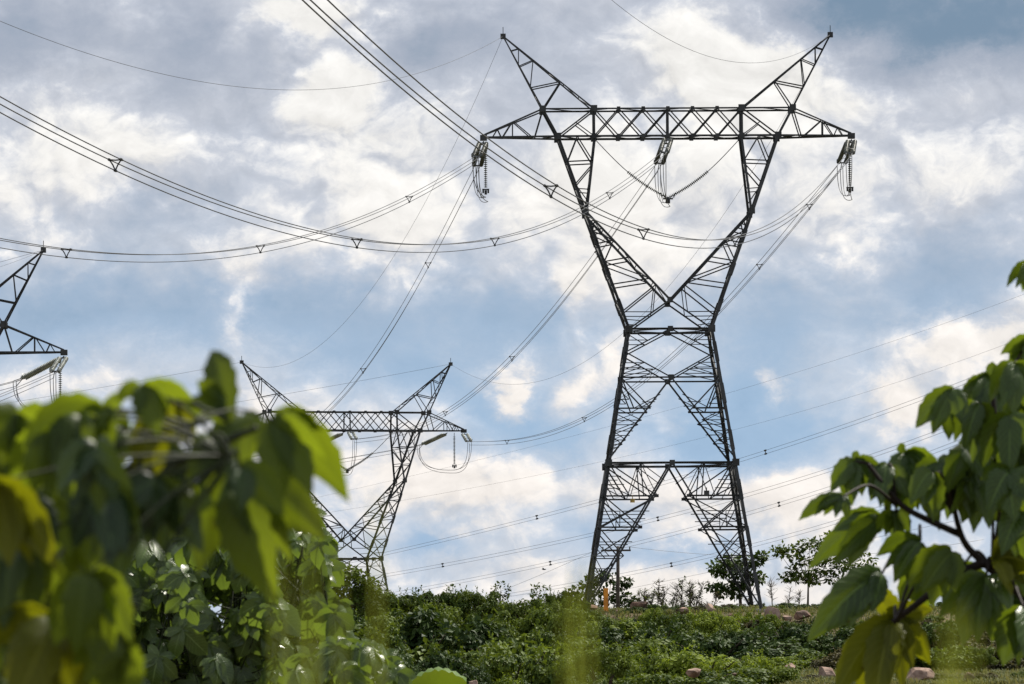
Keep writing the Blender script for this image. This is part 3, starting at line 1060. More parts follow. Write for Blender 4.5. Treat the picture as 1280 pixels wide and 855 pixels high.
BGW = [
    ('uppermost thin', [(906, 492.6), (958, 478), (1052, 446), (1143, 417.5), (1280, 368), (853, 509), (806, 519), (761, 534), (649, 562)], 1, .010),
    ('second thin', [(915, 537.6), (1006, 512), (1113, 480), (1249, 434), (881, 548), (773, 571), (694, 591), (503, 625)], 1, .010),
    ('highest double', [(921, 574), (953, 564), (1052, 530), (1143, 498), (1228, 468), (746, 626), (665, 647), (580, 667), (480, 690)], 2, .017),
    ('second double', [(928, 617.6), (993, 597), (1061, 576.5), (1152, 547), (740, 667), (637, 690), (555, 704.6), (485, 715.5)], 2, .017),
    ('third double', [(934, 639), (971, 628), (1035, 609), (1174, 560), (736, 692), (650, 711), (524, 734)], 2, .016),
    ('fourth double', [(939, 679), (1003, 662), (1065, 645), (889, 692), (837, 704.5), (775, 718), (727, 728), (681, 733)], 2, .016),
    ('lowest', [(960, 700), (888, 715), (828, 727), (780, 737)], 1, .014)]
BGS = {'highest double': (955, 665), 'second double': (818, 556), 'third double': (972, 693), 'fourth double': (831,)}
for nm, pts, cnt, r in BGW:
    cur = poly_wire(pts)
    g = 'cables of the line passing behind the tall pylon'
    if cnt == 1:
        wire('distant_cable', cur, r, '%s wire of the distant line crossing low behind the tall pylon' % nm, g, 5)
    else:
        lo = [p + Vector((.05, 0, -.36)) for p in cur]
        wire('distant_cable', cur, r, 'upper wire of the %s strand passing behind the tall pylon' % nm, g, 5)
        wire('distant_cable', lo, r, 'lower wire of the %s strand passing behind the tall pylon' % nm, g, 5)
        for j, px in enumerate(BGS.get(nm, ())):
            i = min(range(len(cur)), key=lambda q: abs(to_pixel(cur[q])[0] - px))
            spacer_at([cur, lo], i / (len(cur) - 1), 'small spacer on the %s strand, %s the tall pylon' % (nm, 'right of' if px > 900 else ('inside' if px > 760 else 'left of')),
                      'spacers on the distant line')


# ------------------------------------------------------------------ wooden pole, marker post, bird
def pole():
    base = at(772, 770, 500)
    base.z = ground_z(base.x, 500) - .3
    top = at(772.5, 683, 500)
    t = thing('utility_pole', base, 'dark wooden pole with short crossbar between the legs of the tall pylon', 'utility pole')
    mb = MB()
    mb.smooth = True
    mb.tube([(0, 0, 0), (top.x - base.x, 0, top.z - base.z)], [.19, .14], 10)
    mb.build('post', M['wood'], t)
    cb = MB()
    c = at(770, 688, 499.8) - base
    cb.box(c, (2.6, .14, .16))
    cb.build('crossbar', M['wood'], t)
    ins = MB()
    for x in (-1.15, .5, 1.2):
        ins.tube([c + Vector((x, 0, .08)), c + Vector((x, 0, .2)), c + Vector((x, 0, .32))], [.03, .07, .05], 6)
    ins.build('pin_insulator', M['glass_dark'], t)
    st = base + c + Vector((1.2, 0, .3))
    e = at(960, 680, 505)
    far = st + (e - st) * 2.6
    wire('service_wire', span_points(st, far, 1.2, 40), .014, 'thin level wire running right from the wooden pole', 'wires on the wooden pole', 5)
    st2 = base + c + Vector((-1.15, 0, .3))
    wire('service_wire', span_points(st2, st2 + Vector((-32, 60, -10)), 1.0, 30), .012, 'thin wire leaving the wooden pole towards the thicket', 'wires on the wooden pole', 5)


pole()


def lump(mb, c, s, seed, facets=2, flat=.0):
    """angular boulder: sphere cut by random planes"""
    rng = random.Random(seed)
    import bmesh
    bm = bmesh.new()
    bmesh.ops.create_icosphere(bm, subdivisions=3, radius=1.0)
    planes = []
    for _ in range(14):
        n = Vector((rng.gauss(0, 1), rng.gauss(0, 1), rng.gauss(0, .8))).normalized()
        planes.append((n, rng.uniform(.40, .62)))
    if flat:
        planes.append((Vector((rng.uniform(-.15, .15), -.2, 1)).normalized(), flat))
    for v in bm.verts:
        p = v.co.copy()
        for n, d in planes:
            k = p.dot(n)
            if k > d:
                p -= n * (k - d)
        p += Vector((rng.uniform(-1, 1), rng.uniform(-1, 1), rng.uniform(-1, 1))) * .018
        v.co = p
    mb.add([(c[0] + v.co.x * s[0], c[1] + v.co.y * s[1], c[2] + v.co.z * s[2]) for v in bm.verts],
           [tuple(w.index for w in f.verts) for f in bm.faces])
    bm.free()


ROCKS = [  # px centre, px top, px width, Y, material, flat top, label
    (735, 758, 28, 444, 'rock_brown', .35, 'dark brown mound of rock at the foot of the left pylon leg'),
    (797, 754, 26, 447, 'rock_brown', .4, 'dark mossy boulder on the crest between the pylon legs'),
    (853, 761, 22, 436, 'rock_pink', .3, 'flat topped pale slab of rock on the bank crest'),
    (888, 758, 17, 436, 'rock_pink', 0, 'upright pinkish rock with a dark front on the bank crest'),
    (964, 762, 27, 434, 'rock_pink', 0, 'large pinkish rock just right of the right pylon leg'),
    (950, 773, 20, 428, 'rock_brown', 0, 'low brown rock below the right pylon leg'),
    (1003, 765, 30, 435, 'rock_brown', .4, 'broad reddish brown rock under the thin crest tree'),
    (1030, 768, 20, 433, 'rock_pink', 0, 'pinkish rock on the crest beside the broad reddish brown one'),
    (1058, 763, 28, 434, 'rock_brown', 0, 'reddish rock on the crest beside the big drooping leaf'),
    (983, 771, 14, 430, 'rock_pink', .3, 'small pale slab wedged between the crest boulders'),
    (913, 768, 12, 434, 'rock_brown', 0, 'small brown rock between the upright rock and the right pylon leg'),
    (948, 786, 9, 415, 'rock_pink', 0, 'small pale stone on the grassy slope'),
    (770, 763, 9, 446, 'rock_pink', .4, 'small pale block beside the foot of the wooden pole'),
    (1035, 834, 30, 352, 'rock_pink', 0, 'dark fronted boulder low on the slope beside the yellow leaf'),
    (1147, 837, 42, 346, 'rock_pink', .4, 'pale pink boulder low on the slope under the yellow leaf'),
    (987, 830, 17, 364, 'rock_pink', 0, 'pinkish stone at the edge of the lime shrubs'),
    (1210, 842, 20, 344, 'rock_brown', 0, 'brown stone low on the slope under the dark drooping leaves'),
    (868, 838, 24, 334, 'rock_pink', .25, 'flat pale slab half buried in the lime shrubs'),
    (918, 842, 9, 336, 'rock_pink', .3, 'small white stone among the lime shrubs'),
    (592, 850, 14, 322, 'rock_pink', 0, 'pale stone at the foot of the feathery dark bush'),
    (868, 768, 9, 434, 'rock_pink', .3, 'thin pale stone between the slab and the upright rock'),
]
for i, (px, py, w, Y, mat, flat, label) in enumerate(ROCKS):
    s = w * 1.06 / F_PX * Y / 2
    top = at(px, py - w * .05, Y)
    hz = s * (.62 if flat else .85)
    mb = MB()
    lump(mb, (0, 0, 0), (s * 1.2, s * 1.0, hz * 1.25), 40 + i, 2, flat)
    o = mb.build('rock', M[mat])
    o.location = (top.x, Y, top.z - hz * (flat * 1.25 if flat else .8))
    tag(o, label, 'rock', 'rocks on the bank')


def marker():
    top, bot = at(757, 735, 446), at(757.5, 764, 446)
    t = thing('marker_post', bot - Vector((0, 0, .5)), 'bright orange upright marker board beside the left pylon leg', 'marker')
    h = top.z - bot.z + .5
    mb = MB()
    mb.box((0, 0, h / 2), (.36, .10, h))
    mb.build('board', M['orange'], t)
    st = MB()
    st.box((0, .08, h / 2 - .1), (.08, .06, h))
    st.build('stake', M['wood'], t)


marker()


def bird():
    c = at(680, 712, 300)
    mb = MB()
    mb.smooth = True
    mb.tube([(-.13, 0, 0), (-.08, 0, .005), (0, 0, .01), (.07, 0, .012), (.10, 0, .02), (.125, 0, .015)], [.006, .022, .035, .026, .022, .004], 8)
    for s in (-1, 1):
        root_, mid, tip = Vector((.03, s * .02, .02)), Vector((.01, s * .12, .06)), Vector((-.06, s * .25, .03))
        mb.add([root_, root_ - Vector((.09, 0, 0)), mid, mid - Vector((.09, 0, .004)), tip, root_ + Vector((0, 0, .006)), mid + Vector((0, 0, .006))],
               [(0, 1, 3, 2), (2, 3, 4), (5, 6, 3, 1), (6, 4, 3)])
    o = mb.build('bird', M['bird'])
    o.location = c
    o.rotation_euler = (R(15), 0, R(20))
    tag(o, 'tiny dark bird flying low over the thicket', 'bird')


bird()


# ------------------------------------------------------------------ shrubs and trees far off
def leafy(mb, c, d, size, rng, tint, fold=.25, nrm=None):
    """one small folded leaf at c growing along d, its face towards nrm"""
    d = d.normalized()
    side = d.cross(nrm or Vector((rng.gauss(0, .5), rng.gauss(0, .5), 1))).normalized()
    up = side.cross(d)
    w = size * rng.uniform(.26, .4)
    mb.add([c, c + d * size * .5 + side * w + up * (w * fold), c + d * size, c + d * size * .5 - side * w + up * (w * fold)],
           [(0, 1, 2), (0, 2, 3)], tint)


def shrub_mesh(name, seed, mat, clumps=46, per=60, leaf=.055, style='round'):
    """crown of leaf clumps, about 1 high and 2 wide at unit scale"""
    rng = random.Random(seed)
    mb = MB()
    cs = []
    for i in range(clumps):
        a = rng.uniform(0, 2 * math.pi)
        e = rng.random() ** .8
        rr = math.sqrt(rng.uniform(.15, 1))
        x, y = math.cos(a) * rr, math.sin(a) * rr
        top = (1 - rr * rr * .75) ** .6
        if style == 'feather':
            z = top * (0.25 + .75 * e) * (1 if rng.random() < .75 else rng.uniform(.4, .9))
            r = rng.uniform(.14, .26)
        else:
            z = top * (.22 + .78 * e) * rng.uniform(.82, 1.08)
            r = rng.uniform(.13, .27)
        cs.append((Vector((x * .88, y * .88, max(.08, z * .92))), r))
    for c, r in cs:
        tint = rng.uniform(.1, .9)
        for _ in range(per):
            n = Vector((rng.gauss(0, 1), rng.gauss(0, 1), rng.gauss(.45, .9))).normalized()
            k = rng.random() ** .25
            p = c + Vector((n.x * r, n.y * r, n.z * r * .75)) * k
            if p.z < .02: continue
            if style == 'feather':
                dr = Vector((n.x * .8, n.y * .8, -.35 + rng.gauss(0, .3)))
                leafy(mb, p, dr, leaf * rng.uniform(.9, 1.9), rng, min(1, max(0, tint + rng.gauss(0, .15))))
            else:
                nn = n + Vector((rng.gauss(0, .3), rng.gauss(0, .3), .2 + rng.gauss(0, .3)))
                dr = Vector((rng.gauss(0, 1), rng.gauss(0, 1), rng.gauss(-.1, .8)))
                dr -= nn * (dr.dot(nn) / nn.dot(nn))
                leafy(mb, p, dr, leaf * rng.uniform(.7, 1.4), rng, min(1, max(0, tint + rng.gauss(0, .15))), .2, nn)
    # sprigs breaking the outline
    for _ in range(16):
        c, r = rng.choice(cs)
        d = Vector((rng.gauss(0, .35), rng.gauss(0, .35), 1)).normalized()
        for j in range(9):
            p = c + d * (r * .6 + j * .03)
            leafy(mb, p, d * .5 + Vector((rng.gauss(0, .8), rng.gauss(0, .8), .2)), leaf * .9, rng, .6)
    return mb.mesh(name, mat)


def stems_mesh(seed, n=7):
    rng = random.Random(seed)
    mb = MB()
    for i in range(n):
        a = rng.uniform(0, 6.28)
        e = Vector((math.cos(a) * .6, math.sin(a) * .6, rng.uniform(.45, .8)))
        mb.tube([(math.cos(a) * .04, math.sin(a) * .04, -.08), e * .5 + Vector((0, 0, .12)), e], [.035, .022, .008], 5)
    return mb.mesh('stems', M['bark'])


VAR = {}
for nm, mat, style in (('dark', 'shrub_dark', 'round'), ('mid', 'shrub_mid', 'round'), ('lime', 'shrub_lime', 'round'),
                       ('dry', 'shrub_dry', 'feather'), ('feather', 'shrub_dark', 'feather'), ('feather_mid', 'shrub_mid', 'feather')):
    VAR[nm] = [shrub_mesh('foliage', 100 + 17 * k + len(nm), M[mat], 42, 150, .078, style) for k in range(3)]
STEMS = [stems_mesh(5), stems_mesh(6)]
rngS = random.Random(3)


def shrub(px, py, w, Y, kind, label, group, name='shrub'):
    top = at(px, py, Y)
    g = ground_z(top.x, Y)
    h = max(.55, top.z - g) * 1.08
    r = w / F_PX * Y / 2
    t = thing(name, (top.x, Y, g - .05), label, 'shrub', group, rngS.uniform(0, 6.28))
    f = link_mesh('foliage', rngS.choice(VAR[kind]), t)
    s = link_mesh('stems', rngS.choice(STEMS), t)
    t.scale = (r * 1.05, r * rngS.uniform(.95, 1.2), h)
    if h > 1.35 * r:                       # a tall one carries its crown on longer stems
        f.scale.z = 1.35 * r / h
        f.location.z = 1 - f.scale.z
    return t


GL = {'dark': ('dark green leafy shrub massed on the bank below the tall pylon', 'dark shrubs massed on the bank'),
      'mid': ('mid green leafy shrub massed on the bank below the pylons', 'mid green shrubs massed on the bank'),
      'lime': ('bright lime green shrub in the sunlit band low on the bank', 'lime green shrubs on the bank'),
      'dry': ('brownish dry shrub on the grassy part of the bank', 'dry shrubs on the bank'),
      'feather': ('dark feathery shrub with drooping sprays in the thicket', 'dark feathery shrubs in the thicket'),
      'feather_mid': ('green feathery shrub with drooping sprays in the thicket', 'green feathery shrubs in the thicket')}


def row(xs, py, w, Y, kinds, jy=5, jw=.25):
    for x in xs:
        k = rngS.choice(kinds)
        shrub(x + rngS.uniform(-9, 9), py + rngS.uniform(-jy, jy), w * rngS.uniform(1 - jw, 1 + jw), Y + rngS.uniform(-6, 6), k, *GL[k])


# left half: a tall thicket up to the skyline
row(range(468, 722, 30), 742, 70, 432, ['mid', 'mid', 'lime', 'mid'], 8, .4)
row(range(415, 735, 46), 759, 96, 410, ['mid', 'feather_mid', 'mid', 'lime'], 8, .35)
row(range(400, 740, 58), 786, 122, 380, ['dark', 'mid', 'feather_mid', 'mid'], 13, .45)
row(range(425, 760, 54), 818, 118, 348, ['mid', 'lime', 'mid', 'dark'], 13, .45)
row(range(400, 760, 70), 848, 110, 330, ['dark', 'mid', 'dark'], 6, .3)
shrub(560, 757, 150, 388, 'feather', 'biggest dark feathery bush with drooping sprays in the middle of the thicket', None)
shrub(437, 772, 75, 396, 'feather', 'rounded grey green bush in the shade below the small distant pylon', None)
# right half: a lower band under the rocks
row(range(728, 905, 24), 771, 74, 430, ['mid', 'lime', 'mid', 'mid'], 3, .35)
row(range(740, 960, 27), 765, 50, 424, ['mid', 'mid', 'lime', 'dark'], 7, .45)
row(range(740, 1010, 40), 780, 122, 410, ['mid', 'dark', 'mid', 'dark'], 10, .45)
row(range(770, 1010, 60), 793, 130, 394, ['dark', 'mid', 'dark'], 9, .45)
row(range(1000, 1300, 40), 785, 96, 408, ['dark', 'dry', 'dark', 'dry'], 9, .45)
row(range(660, 990, 36), 811, 108, 374, ['lime', 'lime', 'mid', 'lime'], 10, .45)
row(range(640, 985, 46), 836, 112, 345, ['mid', 'lime', 'dark', 'mid'], 10, .45)
shrub(1170, 772, 62, 396, 'feather', 'dark bluish bush standing alone behind the yellow leaf on the right', None)
shrub(1245, 792, 90, 385, 'dry', 'brown grey bush low at the right picture edge', None)
row(range(1005, 1300, 30), 814, 64, 382, ['dry', 'dry', 'mid', 'dry', 'feather_mid'], 9, .5)
row(range(985, 1300, 36), 843, 54, 356, ['mid', 'dry', 'lime', 'dry'], 7, .5)
row(range(905, 1300, 14), 776, 26, 428, ['dry', 'dry', 'mid', 'feather_mid'], 2, .4)
row(range(860, 1300, 21), 770, 34, 452, ['dry', 'mid', 'dark', 'feather_mid'], 5, .5)


def branchy_tree(name, base, top, trunk_r, crown, mat, label, seed, leaf=.24, per=70, lean=0.0, group=None, trunk_from=None):
    """tree: trunk, limbs to each clump of the crown; crown is a list of (px, py, r_px) seen at the tree's depth"""
    rng = random.Random(seed)
    Y = base.y
    t = thing(name, base, label, 'tree', group)
    mpp = Y / F_PX
    tk = MB()
    tk.smooth = True
    h = top - base
    fork = base + h * .55 + Vector((lean, 0, 0))
    tk.tube([(0, 0, -.3), h * .3 + Vector((lean * .4, 0, 0)), fork - base], [trunk_r, trunk_r * .8, trunk_r * .6], 8)
    fo = MB()
    for px, py, r in crown:
        R_ = r * mpp
        c = at(px, py, Y + rng.uniform(-1, 1) * R_ * 1.5) - base
        m = (fork - base).lerp(c, .5) + Vector((0, 0, -.12 * (c - (fork - base)).length))
        tk.tube([fork - base, m, c], [trunk_r * .45, trunk_r * .28, trunk_r * .1], 6)
        tint = rng.uniform(.1, .8)
        for _ in range(per):
            n = Vector((rng.gauss(0, 1), rng.gauss(0, 1), rng.gauss(0, .8)))
            n = n.normalized() * (rng.random() ** .45)
            p = c + Vector((n.x * R_ * 1.1, n.y * R_ * 1.2, n.z * R_ * .7))
            leafy(fo, p, n + Vector((rng.gauss(0, .5), rng.gauss(0, .5), rng.gauss(-.3, .4))), leaf * rng.uniform(.7, 1.3), rng, min(1, max(0, tint + rng.gauss(0, .15))))
    tk.build('trunk', M['bark'], t)
    fo.build('crown', M[mat], t)
    return t


def on_ground(px, Y, dz=0):
    p = at(px, 800, Y)
    return Vector((p.x, Y, ground_z(p.x, Y) + dz))


# layered tree standing inside the right pylon leg
b = on_ground(927, 470)
branchy_tree('tree', b, at(922, 712, 470), .16,
             [(897, 709, 11), (908, 703, 12), (920, 703, 13), (933, 703, 12), (945, 702, 9), (903, 715, 10), (915, 714, 12), (893, 733, 9), (902, 737, 11),
              (913, 734, 10), (925, 730, 11), (936, 726, 10), (948, 722, 8), (920, 743, 8), (952, 695, 6), (930, 715, 11)],
             'shrub_dark', 'dark layered tree behind the right leg of the tall pylon', 11, .42, 90)
b = on_ground(1010, 468)
branchy_tree('tree', b, at(1011, 700, 468), .10,
             [(972, 688, 9), (981, 684, 8), (985, 694, 9), (995, 690, 10), (1003, 683, 9), (1012, 678, 9), (1020, 683, 10), (1028, 678, 9), (1038, 672, 8), (1046, 684, 9),
              (1000, 703, 9), (1012, 700, 11), (1025, 700, 10), (1038, 698, 10), (1050, 700, 9), (990, 714, 8), (983, 722, 8), (994, 722, 8), (1005, 716, 9),
              (1020, 714, 10), (1034, 712, 10), (1048, 712, 9), (1015, 726, 8), (1060, 690, 9), (1065, 706, 8), (1040, 724, 7)],
             'shrub_mid', 'airy thin trunked tree on the crest right of the tall pylon', 12, .38, 54)
b = on_ground(1049, 476)
branchy_tree('tree', b, at(1049, 700, 476), .09,
             [(1048, 690, 9), (1060, 680, 10), (1072, 690, 10), (1058, 706, 9), (1072, 710, 9), (1085, 700, 10), (1090, 716, 9), (1078, 724, 9)],
             'shrub_mid', 'second thin trunked tree mostly behind the drooping green leaves', 13, .36, 50)
b = Vector((at(745, 800, 760).x, 760, -10.0))
branchy_tree('tree', b, at(752, 735, 760), .3,
             [(713, 742, 8), (722, 738, 7), (718, 752, 8), (734, 730, 8), (742, 724, 8), (752, 720, 7), (764, 724, 9), (774, 732, 8), (783, 728, 6), (770, 745, 8),
              (782, 748, 9), (790, 752, 7), (748, 738, 9), (735, 748, 8), (760, 750, 9), (775, 757, 8), (725, 760, 9), (745, 760, 9)],
             'shrub_dark', 'distant bluish tree seen through the left leg of the tall pylon', 14, .62, 70)
b = on_ground(437, 428)
branchy_tree('tree', b, at(435, 735, 428), .16,
             [(412, 720, 10), (424, 714, 11), (438, 715, 11), (450, 721, 11), (461, 729, 10), (420, 729, 12), (436, 727, 13), (452, 735, 12), (466, 739, 9), (410, 738, 12), (428, 742, 13), (446, 748, 12), (400, 728, 11), (390, 716, 11), (404, 712, 9)],
             'shrub_mid', 'flat topped feathery tree below the waist of the small distant pylon', 15, .34, 150)
for i, (px, py, lab) in enumerate(((626, 733, 'slender treelet rising above the thicket skyline near its middle'), (675, 733, 'slender treelet at the right end of the thicket skyline'),
                                   (567, 738, 'short leafy sapling breaking the thicket skyline'))):
    b = on_ground(px, 436)
    branchy_tree('sapling_tree', b, at(px, py, 436), .07,
                 [(px + dx, py + dy, r) for dx, dy, r in ((-8, 2, 4), (0, -2, 5), (8, 2, 4), (-5, 8, 5), (5, 9, 5), (0, 14, 6), (-11, 10, 3), (11, 11, 3))],
                 'shrub_mid', lab, 30 + i, .26, 16, 0, 'treelets on the thicket skyline')


# bare and half-bare saplings along the crest
def sapling(px, py_top, Y, label, seed, leafed=.3, lean=0.0):
    rng = random.Random(seed)
    b = on_ground(px, Y)
    tp = at(px + lean, py_top, Y)
    t = thing('sapling', b, label, 'sapling', 'bare saplings on the bank crest')
    mb, fo = MB(), MB()
    h = tp - b
    mb.tube([(0, 0, -.1), h * .5 + Vector((rng.gauss(0, .08), 0, 0)), h], [.055, .035, .012], 5)
    for i in range(rng.randint(7, 12)):
        k = rng.uniform(.2, .95)
        p = h * k
        d = Vector((rng.gauss(0, .55), rng.gauss(0, .5), rng.uniform(.5, 1))).normalized() * h.length * rng.uniform(.12, .3) * (1.2 - k * .6)
        mb.tube([p, p + d * .6 + Vector((0, 0, -.03)), p + d], [.028, .018, .008], 4)
        for _ in range(5):
            q = p + d * rng.uniform(.4, 1)
            e = Vector((rng.gauss(0, .3), rng.gauss(0, .3), rng.uniform(.1, .45)))
            mb.tube([q, q + e], [.016, .008], 3)
            for _ in range(3):
                if rng.random() < leafed:
                    leafy(fo, q + e * rng.random(), Vector((rng.gauss(0, 1), rng.gauss(0, 1), rng.gauss(0, .6))), rng.uniform(.12, .26), rng, rng.random())
    mb.build('branches', M['twig'], t)
    if fo.v:
        fo.build('foliage', M['shrub_dry' if seed % 2 else 'shrub_mid'], t)


SAP = [(806, 735, 0, .45, 'upright half bare sapling first right of the dark boulder'), (823, 723, 2, .7, 'tallest narrow leafy sapling on the bank crest'),
       (851, 724, 2, .6, 'narrow leafy sapling in the middle of the crest'), (862, 727, 1, .2, 'thin bare sapling close beside the narrow leafy one'),
       (868, 730, 12, .4, 'leaning sapling bent over to the right'), (893, 742, 3, .3, 'short twiggy sapling by the upright rock'),
       (838, 742, 6, .4, 'low spreading sapling behind the pale slab'), (880, 752, -8, .4, 'short sapling leaning left beside the rock'),
       (966, 728, -2, .0, 'fine bare twigs right of the right pylon leg'), (985, 735, 3, .0, 'fine bare twigs left of the airy tree trunk'),
       (998, 742, 2, .05, 'short bare twigs under the airy tree'), (937, 748, 0, .3, 'short sapling inside the right pylon leg')]
for i, (px, py, lean, lf, lab) in enumerate(SAP):
    sapling(px, py, 452 + (i * 7) % 14, lab, 60 + i, lf, lean)
for i in range(20):
    px = rngS.choice((808, 826, 853, 872)) + rngS.gauss(0, 9)
    sapling(px, 770 - rngS.choice((8, 12, 18, 26, 40)) * rngS.uniform(.8, 1.15), rngS.uniform(446, 470), 'thin twiggy stem in the tangle of saplings between the pylon legs', 200 + 2 * i, rngS.choice((0, .1, .3, .5)), rngS.gauss(0, 7))
row((795, 812, 830, 846), 757, 34, 449, ['dark', 'mid', 'feather'], 3)
row((870, 905, 930, 985), 762, 26, 452, ['dry', 'feather_mid'], 3)


def grass_cover():
    rng = random.Random(9)
    mb = MB()
    for _ in range(13000):
        Y = rng.uniform(338, 462)
        px = rng.uniform(720, 1300)
        x = (px - 640) / F_PX * Y
        g = ground_z(x, Y)
        tint = rng.random()
        hh = rng.uniform(.2, .55)
        for _ in range(6):
            a = rng.uniform(0, 6.28)
            d = Vector((math.cos(a) * .35, math.sin(a) * .35, 1)) * hh * rng.uniform(.6, 1.1)
            p = Vector((x + rng.gauss(0, .2), Y + rng.gauss(0, .2), g - .03))
            s = Vector((math.cos(a + 1.6), math.sin(a + 1.6), 0)) * .035
            mb.add([p - s, p + s, p + d * .6 + s * .7, p + d * .6 - s * .7, p + d + Vector((math.cos(a), math.sin(a), -.4)) * hh * .25],
                   [(0, 1, 2, 3), (3, 2, 4)], min(1, max(0, tint + rng.gauss(0, .12))))
    tag(mb.build('grass', M['grass']), 'rough green and straw coloured grass covering the bank', 'grass', None, 'stuff')


grass_cover()


# ------------------------------------------------------------------ big palmate leaves (near plants)
def palmate(mb, Mx, size, rng, lobes=7, spread=250, droop=1.0, nl=9, nw=3, width=.34, fold=.35, wave=.05):
    """hand-shaped leaf: petiole at the origin, middle lobe along +Y, face up +Z"""
    up0 = rng.uniform(-.12, .12)
    for i in range(lobes):
        u = (i / (lobes - 1)) * 2 - 1 if lobes > 1 else 0
        ang = R(spread / 2) * u + rng.gauss(0, .05)
        ln = size * (1 - .42 * abs(u) ** 1.7) * rng.uniform(.92, 1.06)
        W = ln * width * rng.uniform(.9, 1.08) * (1 - .15 * abs(u))
        dr = droop * rng.uniform(.75, 1.25)
        ph = rng.uniform(0, 6.28)
        roll = rng.gauss(0, .22)
        y, z = 0.0, 0.0
        vs, prev_s = [], 0
        N = nl
        for j in range(N + 1):
            s = j / N
            phi = up0 * (1 - s) + dr * s ** 1.25
            y += math.cos(phi) * ln / N * (1 if j else 0)
            z -= math.sin(phi) * ln / N * (1 if j else 0)
            hw = W * 2.7 * ((s + .09) ** .9) * max(0.0, 1 - s) ** .75 * (1 - .4 * max(0, s - .72) / .28) * (1 + .07 * math.sin(j * 2.1 + ph))
            if j == N: hw = W * .015
            for k in range(-nw, nw + 1):
                v = k / nw
                lx = v * hw
                lz = z + fold * abs(v) * hw * .55 + wave * size * v * v * math.sin(s * 9 + ph + v * 2.0) * (hw / W) + roll * lx
                vs.append((lx, y, lz))
        ca, sa = math.cos(ang), math.sin(ang)
        out = []
        for (x, yy, zz) in vs:
            out.append(Mx @ Vector((x * ca + yy * sa, -x * sa + yy * ca, zz + i * .0008)))
        n = 2 * nw + 1
        fs = [(j * n + k, j * n + k + 1, (j + 1) * n + k + 1, (j + 1) * n + k) for j in range(N) for k in range(n - 1)]
        mb.add(out, fs, rng.uniform(.1, .9), [(j / N, k / nw) for j in range(N + 1) for k in range(-nw, nw + 1)])


def leaf_matrix(alpha, face, spin=0.0):
    """middle lobe pointing along alpha (degrees, 0 = right, 90 = up, in the view plane); face: 0 = flat like a roof, 90 = facing the viewer"""
    a = R(alpha)
    ax = Vector((math.cos(a), -.35 * math.cos(R(face)), math.sin(a))).normalized()
    n0 = Vector((math.sin(R(spin)) * .6, -math.sin(R(face)), math.cos(R(face))))
    n = (n0 - ax * n0.dot(ax))
    if n.length < 1e-3:
        n = Vector((0, -1, 0))
    n.normalize()
    x = ax.cross(n)
    m = Matrix((x, ax, n)).transposed()
    return m


def near_leaf(parent, origin, px, py, Y, size_px, alpha, face, droop, mat, seed, lobes=7, spread=240, width=.36, node=None, stem_r=.004, label=None, spin=0.0):
    rng = random.Random(seed)
    p = at(px, py, Y)
    size = size_px / F_PX * Y
    mb = MB()
    mb.smooth = True
    palmate(mb, leaf_matrix(alpha, face, spin), size, rng, lobes, spread, droop, 10, 3, width)
    o = mb.build('leaf', M[mat], parent)
    o.location = p - origin
    if label: o['label'] = label
    return p


LOBE_WIDE = 1.0


